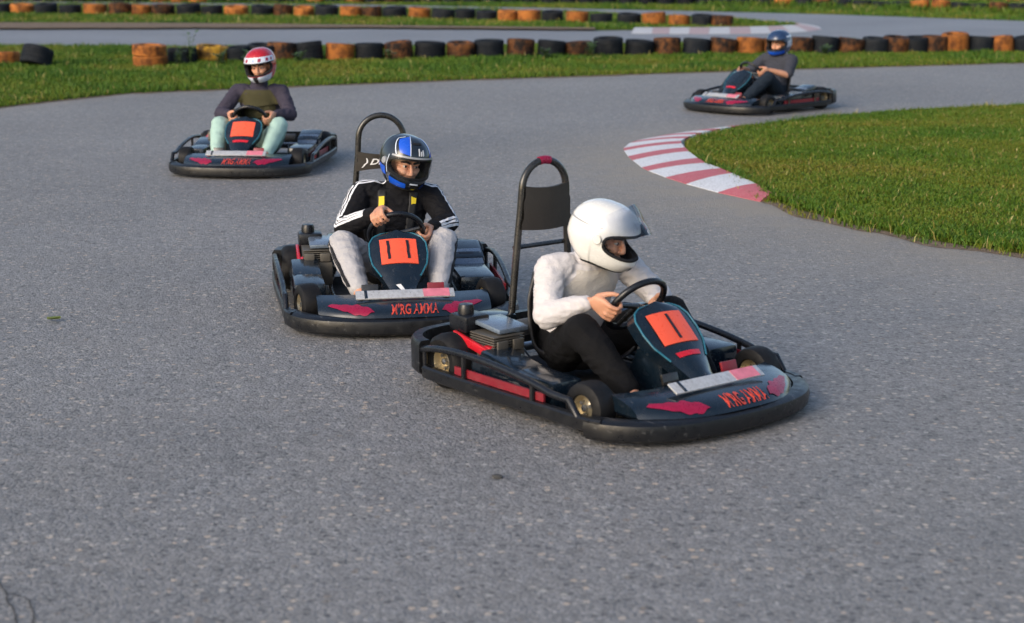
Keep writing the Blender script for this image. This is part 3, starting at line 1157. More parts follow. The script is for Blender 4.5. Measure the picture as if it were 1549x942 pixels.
def wheel(root, x, y, r, w, side, turn=0.0):
    z = r + 0.004
    t = MB()
    h = w / 2
    prof = [(r * 0.50, -h * 0.80), (r * 0.56, -h * 0.98), (r * 0.80, -h), (r * 0.95, -h * 0.82), (r, -h * 0.5), (r, h * 0.5), (r * 0.95, h * 0.82), (r * 0.80, h),
            (r * 0.56, h * 0.98), (r * 0.50, h * 0.80)]
    t.lathe(prof, 'y', (0, 0, 0), 36)
    wo = t.build('wheel', M['tyre_rubber'], root, 40)
    wo.location = (x, y, z)
    wo.rotation_euler = (0, 0, turn)
    q = MB()
    s = side
    q.lathe([(r * 0.535, -h * 0.78), (r * 0.545, s * 0 - h * 0.86), (r * 0.50, -h * 0.82), (r * 0.44, -h * 0.2), (r * 0.44, h * 0.2), (r * 0.50, h * 0.82), (r * 0.545, h * 0.86), (r * 0.535, h * 0.78),
             (r * 0.40, h * 0.1), (r * 0.40, -h * 0.1)], 'y', (0, 0, 0), 30)
    q.lathe([(0.001, s * h * 0.50), (r * 0.16, s * h * 0.52), (r * 0.20, s * h * 0.40), (r * 0.42, s * h * 0.18), (r * 0.47, s * h * 0.30), (r * 0.47, s * h * 0.05), (0.001, s * h * 0.05)], 'y', (0, 0, 0), 30)
    rim_o = q.build('rim', M['rim_gold'], wo, 35)
    nb = MB()
    for k in range(3):
        a = k * 2.094 + 0.4
        nb.lathe([(0.001, s * h * 0.62), (0.008, s * h * 0.62), (0.009, s * h * 0.3), (0.001, s * h * 0.3)], 'y', (math.cos(a) * r * 0.27, 0, math.sin(a) * r * 0.27), 6)
    nb.lathe([(0.001, s * h * 0.78), (0.014, s * h * 0.76), (0.016, s * h * 0.42), (0.001, s * h * 0.4)], 'y', (0, 0, 0), 8)
    nb.build('hub_nut', M['steel'], wo, 30)
    return wo


WH_C, WH_R = Vector((0.20, 0.012, 0.412)), 0.138
WH_N = Vector((-0.80, 0, 0.60)).normalized()          # faces the driver
WH_U = Vector((0.60, 0, 0.80)).normalized()           # up along the wheel
WH_Y = Vector((0, 1, 0))


def wheel_pt(a, r=WH_R):
    return WH_C + (WH_Y * math.cos(a) + WH_U * math.sin(a)) * r


def fair_pt(y01, s, off=0.0):
    """steering fairing: s 0 foot to 1 crown, y01 -1..1 across"""
    ctl = [(0.0, 0.655, 0.165, 0.058), (0.16, 0.60, 0.195, 0.066), (0.36, 0.535, 0.245, 0.098), (0.52, 0.475, 0.295, 0.138), (0.66, 0.425, 0.338, 0.148), (0.82, 0.37, 0.385, 0.145),
           (0.92, 0.338, 0.412, 0.122), (0.975, 0.322, 0.425, 0.082), (1.0, 0.315, 0.430, 0.03)]
    i = 0
    while i < len(ctl) - 2 and s > ctl[i + 1][0]:
        i += 1
    a, b = ctl[i], ctl[i + 1]
    f = (s - a[0]) / (b[0] - a[0])
    x, z, w = (a[k] + (b[k] - a[k]) * f for k in (1, 2, 3))
    crown = 0.022 * (1 - y01 * y01)
    nx, nz = 0.62, 0.785
    o = crown + off
    return Vector((x + nx * o, y01 * w, z + nz * o))


PLATE_S = (0.50, 0.855)


def make_kart(label, number_style, hoop=True, pad='tall', steer=0.0, tape=False, turn=0.0):
    root = empty('go_kart')
    tag(root, label, 'go kart', 'go karts on the track')
    # --- under structure
    m = MB()
    m.box((0.10, 0, 0.040), (1.24, 0.60, 0.010), bev=0.003)
    m.build('floor_tray', M['floor_matt'], root)
    for s in (-1, 1):
        MB().tube(spline([(-0.56, s * 0.26, 0.075), (-0.2, s * 0.31, 0.062), (0.25, s * 0.30, 0.062), (0.52, s * 0.23, 0.07), (0.70, s * 0.2, 0.075)], 5), 0.015).build('chassis_rail', M['black_steel'], root)
    MB().tube([(-0.42, -0.44, 0.126), (-0.42, 0.44, 0.126)], 0.02, 14).build('rear_axle', M['steel'], root)
    MB().tube([(0.47, -0.43, 0.108), (0.47, -0.2, 0.085), (0.47, 0.2, 0.085), (0.47, 0.43, 0.108)], 0.014).build('front_axle', M['black_steel'], root)
    # --- wheels
    wheel(root, 0.47, 0.465, 0.104, 0.105, 1, turn)
    wheel(root, 0.47, -0.465, 0.104, 0.105, -1, turn)
    wheel(root, -0.42, 0.480, 0.122, 0.16, 1)
    wheel(root, -0.42, -0.480, 0.122, 0.16, -1)
    # --- front bumper and nose
    prof = [(-0.06, 0.020), (-0.012, 0.020), (0.004, 0.034), (0.010, 0.068), (0.004, 0.092), (-0.014, 0.104), (-0.06, 0.104)]
    MB().add(*belt(-S_NOSE, S_NOSE, prof, 44)).build('front_bumper', M['bumper_rubber'], root)
    vs, fs = [], []
    ny, nv = 28, 10
    nose = MB()
    nose.grid(lambda u, v: nose_pt((u * 2 - 1) * NW, v), ny, nv)
    nose.grid(lambda u, v: nose_pt((u * 2 - 1) * NW, 0) * (1 - v) + Vector((nose_pt((u * 2 - 1) * NW, 1).x, (u * 2 - 1) * NW, 0.105)) * v, ny, 1)
    nose.grid(lambda u, v: nose_pt((u * 2 - 1) * NW, 1) * (1 - v) + Vector((nose_pt((u * 2 - 1) * NW, 1).x, (u * 2 - 1) * NW, 0.105)) * v, ny, 1)
    for s in (-1, 1):
        nose.grid(lambda u, v: nose_pt(s * NW, u) * (1 - v) + Vector((nose_pt(s * NW, u).x, s * NW, 0.105)) * v, nv, 1)
    npan = nose.build('nose_panel', M['navy_panel'], root, 32)
    for s in (-1, 1):
        MB().grid(lambda u, v: nose_pt(s * (0.385 - 0.20 * u - 0.02 * v), 0.56 - 0.30 * u + (0.10 + 0.34 * min(1, u * 1.6) * min(1, (1 - u) * 5) + 0.10 * math.sin(u * 23) * u) * (v - 0.5), 0.003), 30, 4).build('nose_stripe', M['magenta_print'], npan)
    letters('lettering', "M'RG AMMA", 0.085, lambda x, y: nose_pt(x * 0.50 + 0.030, 0.34 + y * 7.2, 0.003), M['orange_letter'], npan, shear=0.25, bold=0.022)
    # tray bar across the top of the nose
    bar = MB().box((0.70, 0, 0.190), (0.062, 0.49, 0.008), Matrix.Rotation(R(28), 3, 'Y'), bev=0.002).build('front_bar', M['silver_plate'], root)
    MB().box((0.7025, 0.155, 0.1945), (0.058, 0.13, 0.002), Matrix.Rotation(R(28), 3, 'Y')).build('sticker', M['pink_sticker'], bar)
    MB().box((0.7025, -0.195, 0.1945), (0.059, 0.014, 0.002), Matrix.Rotation(R(28), 3, 'Y')).build('sticker', M['navy_panel'], bar)
    for s in (-1, 1):
        p = MB()
        p.tube([(0.55, s * 0.16, 0.05), (0.60, s * 0.16, 0.16), (0.60, s * 0.16, 0.20)], 0.008, 8)
        p.box((0.60, s * 0.165, 0.20), (0.014, 0.085, 0.045), Matrix.Rotation(R(-20), 3, 'Y'), 0.004)
        p.build('pedal', M['dark_red'] if s > 0 else M['black_steel'], root)
    # --- steering fairing with the number plate
    f = MB()
    f.grid(lambda u, v: fair_pt(u * 2 - 1, v), 14, 34)
    f.grid(lambda u, v: fair_pt(u * 2 - 1, v) + Vector((-0.045, 0, -0.035)), 14, 34)
    for s in (-1, 1):
        f.grid(lambda u, v: fair_pt(s, v) + Vector((-0.045, 0, -0.035)) * u, 2, 34)
    f.grid(lambda u, v: fair_pt(u * 2 - 1, 1.0) + Vector((-0.045, 0, -0.035)) * v, 14, 2)
    fo = f.build('steering_fairing', M['navy_panel'], root, 40)
    rimpts = [fair_pt(-1, s, 0.002) for s in np.linspace(0.36, 1, 22)] + [fair_pt(1, s, 0.002) for s in np.linspace(1, 0.36, 22)]
    MB().tube(rimpts, 0.0045, 6).build('edge_highlight', M['teal_highlight'], fo)  # teal highlight along the fairing's rim, painted in as a coloured tube

    def plate_pt(x, y, off=0.005):
        s = PLATE_S[0] + (PLATE_S[1] - PLATE_S[0]) * y
        yy = x * 0.094
        w = fair_pt(1, s).y
        return fair_pt(yy / w, s, off)
    po = MB().grid(lambda u, v: plate_pt(u * 2 - 1, v * 0.97), 14, 10)
    po.grid(lambda u, v: plate_pt(u * 2 - 1, 0, 0.005 - 0.006 * v), 14, 1)
    po = po.build('number_plate', M['navy_panel' if number_style == 'dark' else 'plate_orange'], fo)
    if number_style == 'eleven':
        for x0 in (-0.56, 0.50):
            g = MB()
            g.grid(lambda u, v: plate_pt(x0 + (u - 0.5) * 0.15 + 0.012 * math.sin(v * 12), 0.16 + v * 0.72, 0.008), 2, 12)
            g.build('numeral', M['ink_black'], po)
    elif number_style == 'one':
        g = MB()
        g.grid(lambda u, v: plate_pt(0.02 + (u - 0.5) * 0.16, 0.10 + v * 0.78, 0.008), 2, 8)
        g.build('numeral', M['ink_black'], po)
    if number_style == 'eleven':
        g = MB()
        g.grid(lambda u, v: fair_pt((u - 0.5) * 0.34 - 0.12 + 0.4 * (0.5 - v), 0.03 + v * 0.16, 0.003), 3, 6)
        g.build('emblem', M['white_print'], fo)
    else:
        g = MB()
        g.grid(lambda u, v: fair_pt((u - 0.5) * 1.2, 0.36 + v * 0.05, 0.003), 8, 2)
        g.build('emblem', M['red_guard'], fo)
    MB().tube([(0.56, 0, 0.10), tuple(WH_C - WH_N * 0.02)], 0.012).build('steering_column', M['black_steel'], root)
    sw = MB().tube([wheel_pt(2 * math.pi * k / 48) for k in range(48)], 0.0145, 12, closed=True).build('steering_wheel', M['black_plastic'], root)
    sp = MB()
    for k in range(3):
        a = steer + math.pi / 2 * (0, 2.1, -0.1)[k] + (0 if k else -math.pi / 2 * 1.0)
        sp.tube([WH_C - WH_N * 0.012, wheel_pt(a, WH_R * 0.97)], [0.014, 0.009], 8)
    sp.build('spoke', M['black_steel'], sw)
    # --- seat
    prof = spline([(0.06, 0, 0.135), (-0.05, 0, 0.085), (-0.18, 0, 0.075), (-0.28, 0, 0.11), (-0.335, 0, 0.22), (-0.365, 0, 0.36), (-0.385, 0, 0.47)], 4)
    npf = len(prof) - 1

    def seat_pt(u, v):
        p = prof[round(v * npf)]
        t = u * 2 - 1
        w = 0.185 + 0.02 * math.sin(v * math.pi) - 0.035 * max(0, v - 0.8) * 5
        cup = 0.12 * abs(t) ** 3.2
        return Vector((p.x + cup * (0.15 + 0.75 * v), t * w, p.z + cup * (1.0 - 0.75 * v)))
    st = MB().grid(seat_pt, 16, npf)
    st = st.build('seat', M['seat_black'], root, 60)
    md = st.modifiers.new('thick', 'SOLIDIFY')
    md.thickness = 0.012
    # --- side pods
    lp = MB()
    lp.box((0.02, 0.425, 0.118), (0.58, 0.19, 0.145), bev=0.03)
    lp.box((-0.20, 0.43, 0.205), (0.24, 0.185, 0.09), Matrix.Rotation(R(14), 3, 'Y'), 0.022)
    lpo = lp.build('side_pod', M['navy_panel'], root)
    MB().box((-0.10, 0.43, 0.214), (0.155, 0.16, 0.012), Matrix.Rotation(R(22), 3, 'Y'), 0.004).build('pod_cover', M['cover_blue'], lpo)
    MB().box((-0.115, 0.425, 0.226), (0.045, 0.085, 0.010), Matrix.Rotation(R(22), 3, 'Y'), 0.004).build('filler_slot', M['ink_black'], lpo)
    rp = MB()
    rp.box((0.03, -0.445, 0.112), (0.56, 0.165, 0.135), bev=0.03)
    rp.box((-0.06, -0.445, 0.175), (0.26, 0.15, 0.05), Matrix.Rotation(R(9), 3, 'Y'), 0.015)
    rp.build('side_pod', M['navy_panel'], root)
    # --- engine on the right
    en = MB()
    en.box((-0.26, -0.37, 0.135), (0.20, 0.15, 0.13), bev=0.012)
    for k in range(6):
        en.box((-0.26, -0.37, 0.205 + k * 0.011), (0.17, 0.165, 0.005), bev=0.001)
    eng = en.build('engine', M['engine_grey'], root)
    for yy in (-0.42, -0.335):
        MB().box((-0.158, yy, 0.225), (0.012, 0.055, 0.045), bev=0.004).build('carburettor_cap', M['engine_grey'], eng)
    ab = MB().box((-0.42, -0.40, 0.285), (0.13, 0.13, 0.075), bev=0.016)
    ab.lathe([(0.001, 0.365), (0.03, 0.362), (0.036, 0.345), (0.036, 0.31), (0.001, 0.31)], 'z', (-0.43, -0.41, 0), 16)
    ab.build('air_box', M['black_plastic'], root)
    MB().box((-0.285, -0.335, 0.288), (0.20, 0.16, 0.022), Matrix.Rotation(R(5), 3, 'Y'), 0.009).build('engine_cover', M['cover_blue'], root)
    MB().box((-0.44, -0.24, 0.27), (0.15, 0.13, 0.06), None, 0.018).build('battery_box', M['navy_panel'], root)
    MB().tube(spline([(-0.34, -0.30, 0.16), (-0.48, -0.28, 0.15), (-0.58, -0.2, 0.15), (-0.61, 0.02, 0.16), (-0.61, 0.22, 0.16)], 5), [0.018] * 11 + [0.04] * 10, 12).build('exhaust', M['engine_grey'], root)
    rg = MB()
    rg.box((-0.30, -0.472, 0.213), (0.27, 0.018, 0.038), Matrix.Rotation(R(10), 3, 'Y'), 0.006)
    rg.box((-0.215, -0.43, 0.205), (0.05, 0.07, 0.03), None, 0.008)
    rg.build('chain_guard', M['red_guard'], root)
    cc = MB()
    cc.box((0.36, 0, 0.165), (0.26, 0.17, 0.24), Matrix.Rotation(R(8), 3, 'Y'), 0.03, taper=(0.55, 0.8))
    cc.build('centre_console', M['navy_panel'], root)
    for yy, zz in ((-0.20, 0.06), (0.22, 0.06)):
        MB().tube(spline([(-0.30, yy, 0.16), (-0.1, yy * 1.15, zz + 0.03), (0.2, yy, zz), (0.45, yy * 0.9, zz), (0.58, yy * 0.8, 0.12)], 5), 0.0045, 6).build('control_cable', M['ink_black'], root)
    # --- bumpers round the sides and back
    for s in (-1, 1):
        sb = MB()
        a, b = s * (S_NOSE - 0.035), s * 0.70
        sb.add(*belt(a, b, [(-0.030, 0.050), (-0.004, 0.050), (0.004, 0.058), (0.004, 0.098), (-0.004, 0.106), (-0.030, 0.106)], 40))
        sbo = sb.build('side_bumper', M['bumper_rubber'], root)
        up = MB()
        pts = []
        for i in range(25):
            t = i / 24
            p, nr = outline(s * (0.40 + 0.36 * t))
            hump = 0.155 + 0.055 * max(0.0, math.sin(math.pi * min(1, max(0, (t - 0.12) / 0.8)))) ** 0.8
            pts.append(p - nr * 0.012 + Vector((0, 0, hump - (0.06 if i in (0,) else 0))))
        up.tube(pts, 0.0155, 10)
        for t in (5, 13, 20):
            up.tube([pts[t], (pts[t].x, pts[t].y, 0.09)], 0.011, 8)
        up.build('bumper_rail', M['black_plastic'], sbo)
        rr = MB()
        rr.add(*belt(s * 0.46, s * 0.62, [(-0.032, 0.108), (-0.022, 0.108), (-0.022, 0.142), (-0.032, 0.142)], 14))
        rr.build('bumper_insert', M['dark_red'], sbo)
    rb = MB()
    n = 30
    prof = [(-0.045, 0.06), (-0.005, 0.06), (0.006, 0.075), (0.006, 0.195), (-0.005, 0.21), (-0.045, 0.21)]
    vs, fs = [], []
    for i in range(n + 1):
        t = -1 + 2 * i / n
        s = (1 - abs(t) * 0.29) * (1 if t >= 0 else -1)
        if i == n // 2:
            p, nr = Vector((-0.74, 0, 0)), Vector((-1, 0, 0))
        else:
            p, nr = outline(s)
        for d, z in prof:
            vs.append((p.x + nr.x * d, p.y + nr.y * d, z))
    m_ = len(prof)
    for i in range(n):
        for k in range(m_):
            l = (k + 1) % m_
            fs.append((i * m_ + k, i * m_ + l, (i + 1) * m_ + l, (i + 1) * m_ + k))
    fs += [tuple(range(m_)), tuple(n * m_ + k for k in range(m_))[::-1]]
    rb.add(vs, fs)
    rb.build('rear_bumper', M['bumper_rubber'], root)
    # --- hoop behind the seat
    if hoop:
        hw = 0.124
        pts = [(-0.425, -0.175, 0.10), (-0.42, -0.165, 0.30), (-0.41, -0.142, 0.60), (-0.405, -0.129, 0.74)]
        pts += [(-0.40, -hw * math.cos(a), 0.835 + hw * math.sin(a)) for a in np.linspace(0, math.pi, 9)]
        pts += [(x, -y, z) for x, y, z in pts[:4][::-1]]
        ho = MB().tube(spline(pts, 4), 0.0165, 12).build('roll_hoop', M['black_steel'], root)
        if tape:
            MB().tube(spline([(-0.40, -hw * math.cos(a), 0.8365 + hw * math.sin(a)) for a in np.linspace(1.34, 1.80, 5)], 3), 0.019, 12).build('hoop_tape', M['magenta_print'], ho)
        z0, z1 = (0.655, 0.765) if pad == 'banner' else (0.665, 0.855)

        def pad_pt(u, v, off):
            z = z0 + (z1 - z0) * v
            sag = -0.016 * math.sin(u * math.pi) * (1 if v > 0.5 else -1) if pad == 'banner' else -0.012 * math.sin(u * math.pi) * (1 if v > 0.5 else 0.8)
            w = 0.148 if z < 0.70 else (0.136 if z < 0.80 else 0.126)
            return Vector((-0.385 + off + 0.012 * math.sin(u * math.pi), (u * 2 - 1) * w * 0.97, z + sag * abs(2 * v - 1)))
        pd = MB()
        pd.grid(lambda u, v: pad_pt(u, v, 0.008), 16, 8)
        pd.grid(lambda u, v: pad_pt(u, v, -0.008), 16, 8)
        pd.grid(lambda u, v: pad_pt(u, 1, 0.008 - 0.016 * v), 16, 1)
        pd.grid(lambda u, v: pad_pt(u, 0, 0.008 - 0.016 * v), 16, 1)
        pdo = pd.build('hoop_pad', M['pad_brown'], ho)
        if pad == 'banner':
            letters('lettering', ') DR', 0.060, lambda x, y: pad_pt(max(0, min(1, 0.5 + (x - 0.045) / 0.28)), 0.47 + y / 0.11, 0.011), M['white_print'], pdo, shear=0.3, bold=0.03)
            letters('lettering', '____', 0.028, lambda x, y: pad_pt(max(0, min(1, 0.52 + (x) / 0.28)), 0.94 + y / 0.11, 0.011), M['white_print'], pdo, shear=0.3) if False else None
        MB().tube([(-0.425, -0.15, 0.58), (-0.425, 0.15, 0.58)], 0.011, 8).build('harness_bar', M['black_steel'], ho)
    return root


# ------------------------------------------------------------------ people
def cap(p1, r1, p2, r2, seg=14):
    """closed tapered capsule"""
    a, b = Vector(p1), Vector(p2)
    t = (b - a)
    L = t.length
    t = t.normalized() if L > 1e-6 else Vector((0, 0, 1))
    u = t.orthogonal().normalized()
    w = t.cross(u)
    rings = []
    for k in (5, 30, 60, 90):
        rings.append((a - t * r1 * math.cos(R(k)), r1 * math.sin(R(k))))
    for k in (90, 60, 30, 5):
        rings.append((b + t * r2 * math.cos(R(k)), r2 * math.sin(R(k))))
    vs, fs = [], []
    for c, r in rings:
        for i in range(seg):
            an = 2 * math.pi * i / seg
            vs.append(c + (u * math.cos(an) + w * math.sin(an)) * r)
    for j in range(len(rings) - 1):
        for i in range(seg):
            l = (i + 1) % seg
            fs.append((j * seg + i, j * seg + l, (j + 1) * seg + l, (j + 1) * seg + i))
    fs.append(tuple(range(seg))[::-1])
    fs.append(tuple((len(rings) - 1) * seg + i for i in range(seg)))
    return vs, fs


def chain(pts, rad, seg=14):
    out = []
    for i in range(len(pts) - 1):
        out.append(cap(pts[i], rad[i], pts[i + 1], rad[i + 1], seg))
    return out


def ell(c, ax, seg=18, rings=12):
    c = Vector(c)
    ax = [Vector(a) for a in ax]
    vs, fs = [], []
    for j in range(rings + 1):
        e = -math.pi / 2 + math.pi * (j + 0.02) / (rings + 0.04)
        for i in range(seg):
            a = 2 * math.pi * i / seg
            vs.append(c + ax[0] * math.cos(e) * math.cos(a) + ax[1] * math.cos(e) * math.sin(a) + ax[2] * math.sin(e))
    for j in range(rings):
        for i in range(seg):
            l = (i + 1) % seg
            fs.append((j * seg + i, j * seg + l, (j + 1) * seg + l, (j + 1) * seg + i))
    fs.append(tuple(range(seg))[::-1])
    fs.append(tuple(rings * seg + i for i in range(seg)))
    return vs, fs


def loft(rings, seg=26):
    """rings: (centre, half-width vector, half-depth vector)"""
    vs, fs = [], []
    for c, u, w in rings:
        for i in range(seg):
            a = 2 * math.pi * i / seg
            ca, sa = math.cos(a), math.sin(a)
            k = (abs(ca) ** 2.5 + abs(sa) ** 2.5) ** (-1 / 2.5)
            vs.append(Vector(c) + Vector(u) * ca * k + Vector(w) * sa * k)
    for j in range(len(rings) - 1):
        for i in range(seg):
            l = (i + 1) % seg
            fs.append((j * seg + i, j * seg + l, (j + 1) * seg + l, (j + 1) * seg + i))
    fs.append(tuple(range(seg))[::-1])
    fs.append(tuple((len(rings) - 1) * seg + i for i in range(seg)))
    return vs, fs


def fuse(name, prims, voxel, sm=4, wrinkle=0.0, wfreq=16.0, seed=0.0):
    mb = MB()
    for p in prims:
        mb.add(*p)
    me = bpy.data.meshes.new('tmp')
    me.from_pydata(mb.v, [], mb.f)
    me.update()
    bm = bmesh.new()
    bm.from_mesh(me)
    bmesh.ops.recalc_face_normals(bm, faces=bm.faces)
    bm.to_mesh(me)
    bm.free()
    ob = bpy.data.objects.new('tmp', me)
    COL.objects.link(ob)
    r = ob.modifiers.new('r', 'REMESH')
    r.mode = 'VOXEL'
    r.voxel_size = voxel
    s = ob.modifiers.new('s', 'SMOOTH')
    s.iterations = sm
    s.factor = 0.5
    dg = bpy.context.evaluated_depsgraph_get()
    out = bpy.data.meshes.new_from_object(ob.evaluated_get(dg))
    bpy.data.objects.remove(ob)
    bpy.data.meshes.remove(me)
    out.name = name
    if wrinkle > 0:
        nv = len(out.vertices)
        co = np.empty(nv * 3)
        no = np.empty(nv * 3)
        out.vertices.foreach_get('co', co)
        out.vertices.foreach_get('normal', no)
        co = co.reshape(-1, 3)
        no = no.reshape(-1, 3)
        d = np.empty(nv)
        for i in range(nv):
            p = Vector(co[i]) * wfreq
            q = p + Vector((seed, seed * 0.7, -seed)) + 0.5 * noise.noise_vector(p * 0.55 + Vector((seed, 3, 1)))
            q.x *= 1.0
            q.z *= 1.9
            a = noise.noise(q)
            b = noise.noise(q * 2.3 + Vector((9, 4, 2)))
            d[i] = (1 - 2.4 * abs(a)) * 0.75 + 0.35 * b
        co += no * (d * wrinkle)[:, None]
        out.vertices.foreach_set('co', co.reshape(-1))
        out.update()
    out.polygons.foreach_set('use_smooth', [True] * len(out.polygons))
    return out


def bvh_of(me):
    vs = [v.co.copy() for v in me.vertices]
    return BVHTree.FromPolygons(vs, [tuple(p.vertices) for p in me.polygons])


def ribbon(bvh, samples, width, off=0.003, across=4):
    """strip laid on a surface; samples are (origin inside, outward direction)"""
    hits = []
    for o, d in samples:
        d = d.normalized()
        h, n, _, _ = bvh.ray_cast(o + d * 0.35, -d, 0.5)
        if h is not None:
            hits.append((h, d))
    if len(hits) < 2:
        return None
    mb = MB()
    rows = []
    for i, (h, d) in enumerate(hits):
        t = hits[min(i + 1, len(hits) - 1)][0] - hits[max(i - 1, 0)][0]
        s = t.cross(d)
        s = s.normalized() if s.length > 1e-6 else Vector((1, 0, 0))
        row = []
        for k in range(across + 1):
            q = h + s * width * (k / across - 0.5)
            loc, n, _, _ = bvh.find_nearest(q)
            if n.dot(d) < 0:
                n = -n
            row.append(loc + n * off)
        rows.append(row)
    vs = [p for r in rows for p in r]
    a = across + 1
    fs = [(i * a + k, i * a + k + 1, (i + 1) * a + k + 1, (i + 1) * a + k) for i in range(len(rows) - 1) for k in range(across)]
    return mb.add(vs, fs)


def hand_prims(a, elbow, sc=1.0):
    """a hand closed round the wheel rim at angle a, wrist towards the elbow; returns prims and the wrist"""
    g = wheel_pt(a)
    rad = (g - WH_C).normalized()
    tan = rad.cross(WH_N).normalized()
    if tan.dot(WH_U) < 0:
        tan = -tan
    e = Vector(elbow) - g
    back = e - tan * e.dot(tan)
    back = (back.normalized() * 0.75 + WH_N * 0.4).normalized()
    back = (back - tan * back.dot(tan)).normalized()
    over = tan.cross(back).normalized()
    if over.dot(rad) < 0:
        over = -over
    pr = []
    k = sc

    def P(r, n, t):
        return g + over * r * k + back * n * k + tan * t * k
    lens = (0.98, 1.08, 1.02, 0.84)
    for i in range(4):
        t = (1.5 - i) * 0.0215
        L = lens[i]
        j = 0.0025 * math.sin(i * 2.3 + a)
        pts = [P(0.030, 0.034, t * 0.9), P(0.036 + j, 0.004, t), P(0.027, -0.026 * L, t * 1.04), P(0.0, -0.033 * L + j, t * 1.06), P(-0.022 * L, -0.020, t * 1.05), P(-0.026 * L, -0.004, t * 1.02)]
        pr += chain(pts, [0.0095, 0.0102, 0.0090, 0.0088, 0.0080, 0.0072], 10)
    wx = e.normalized()
    wrist = P(0.010, 0.104, -0.004) * 0.6 + (g + wx * 0.112) * 0.4
    u0 = tan * 0.042 * k
    pr.append(loft([(P(0.030, 0.008, 0), u0, over * 0.011 * k), (P(0.026, 0.030, 0), u0 * 1.02, over * 0.0155 * k), (P(0.020, 0.058, -0.001), u0 * 0.92, over * 0.0185 * k),
                    (P(0.014, 0.082, -0.003), u0 * 0.72, over * 0.018 * k), (wrist, u0 * 0.60, over * 0.0180 * k)], 16))
    pr += chain([P(0.008, 0.070, 0.022), P(-0.006, 0.046, 0.044), P(-0.013, 0.022, 0.060), P(-0.018, 0.000, 0.066)], [0.0150, 0.0125, 0.0105, 0.0085], 10)
    return pr, wrist, None


def head_axes(yaw, pitch, roll):
    m = Matrix.Rotation(yaw, 3, 'Z') @ Matrix.Rotation(pitch, 3, 'Y') @ Matrix.Rotation(roll, 3, 'X')
    return m


def hel_pt(az, el, off=0.0):
    """point on the helmet shell in the head frame, degrees; x forward, y left, z up"""
    a, e = R(az), R(el)
    d = (math.cos(e) * math.cos(a), math.cos(e) * math.sin(a), math.sin(e))
    p = 2.35
    A, B, C = (0.152 if d[0] > 0 else 0.158), 0.128, (0.142 if d[2] > 0 else 0.150)
    r = (abs(d[0] / A) ** p + abs(d[1] / B) ** p + abs(d[2] / C) ** p) ** (-1 / p) + off
    x, y, z = d[0] * r, d[1] * r, d[2] * r
    lo = min(1, max(0, (-el - 4) / 28))
    fr = max(0.0, math.cos(a))
    x += 0.036 * lo * fr ** 1.3
    y *= 1 - 0.10 * lo * (1 if fr > 0 else 0.6)
    bk = min(1, max(0, (-el - 10) / 40)) * max(0.0, -math.cos(a))
    x += 0.03 * bk
    return Vector((x, y, z))


def port(az, el, g=0.0):
    return (abs(az) / (66 + g)) ** 3.2 + (abs(el + 3.0) / (18.5 + g)) ** 3.2 < 1


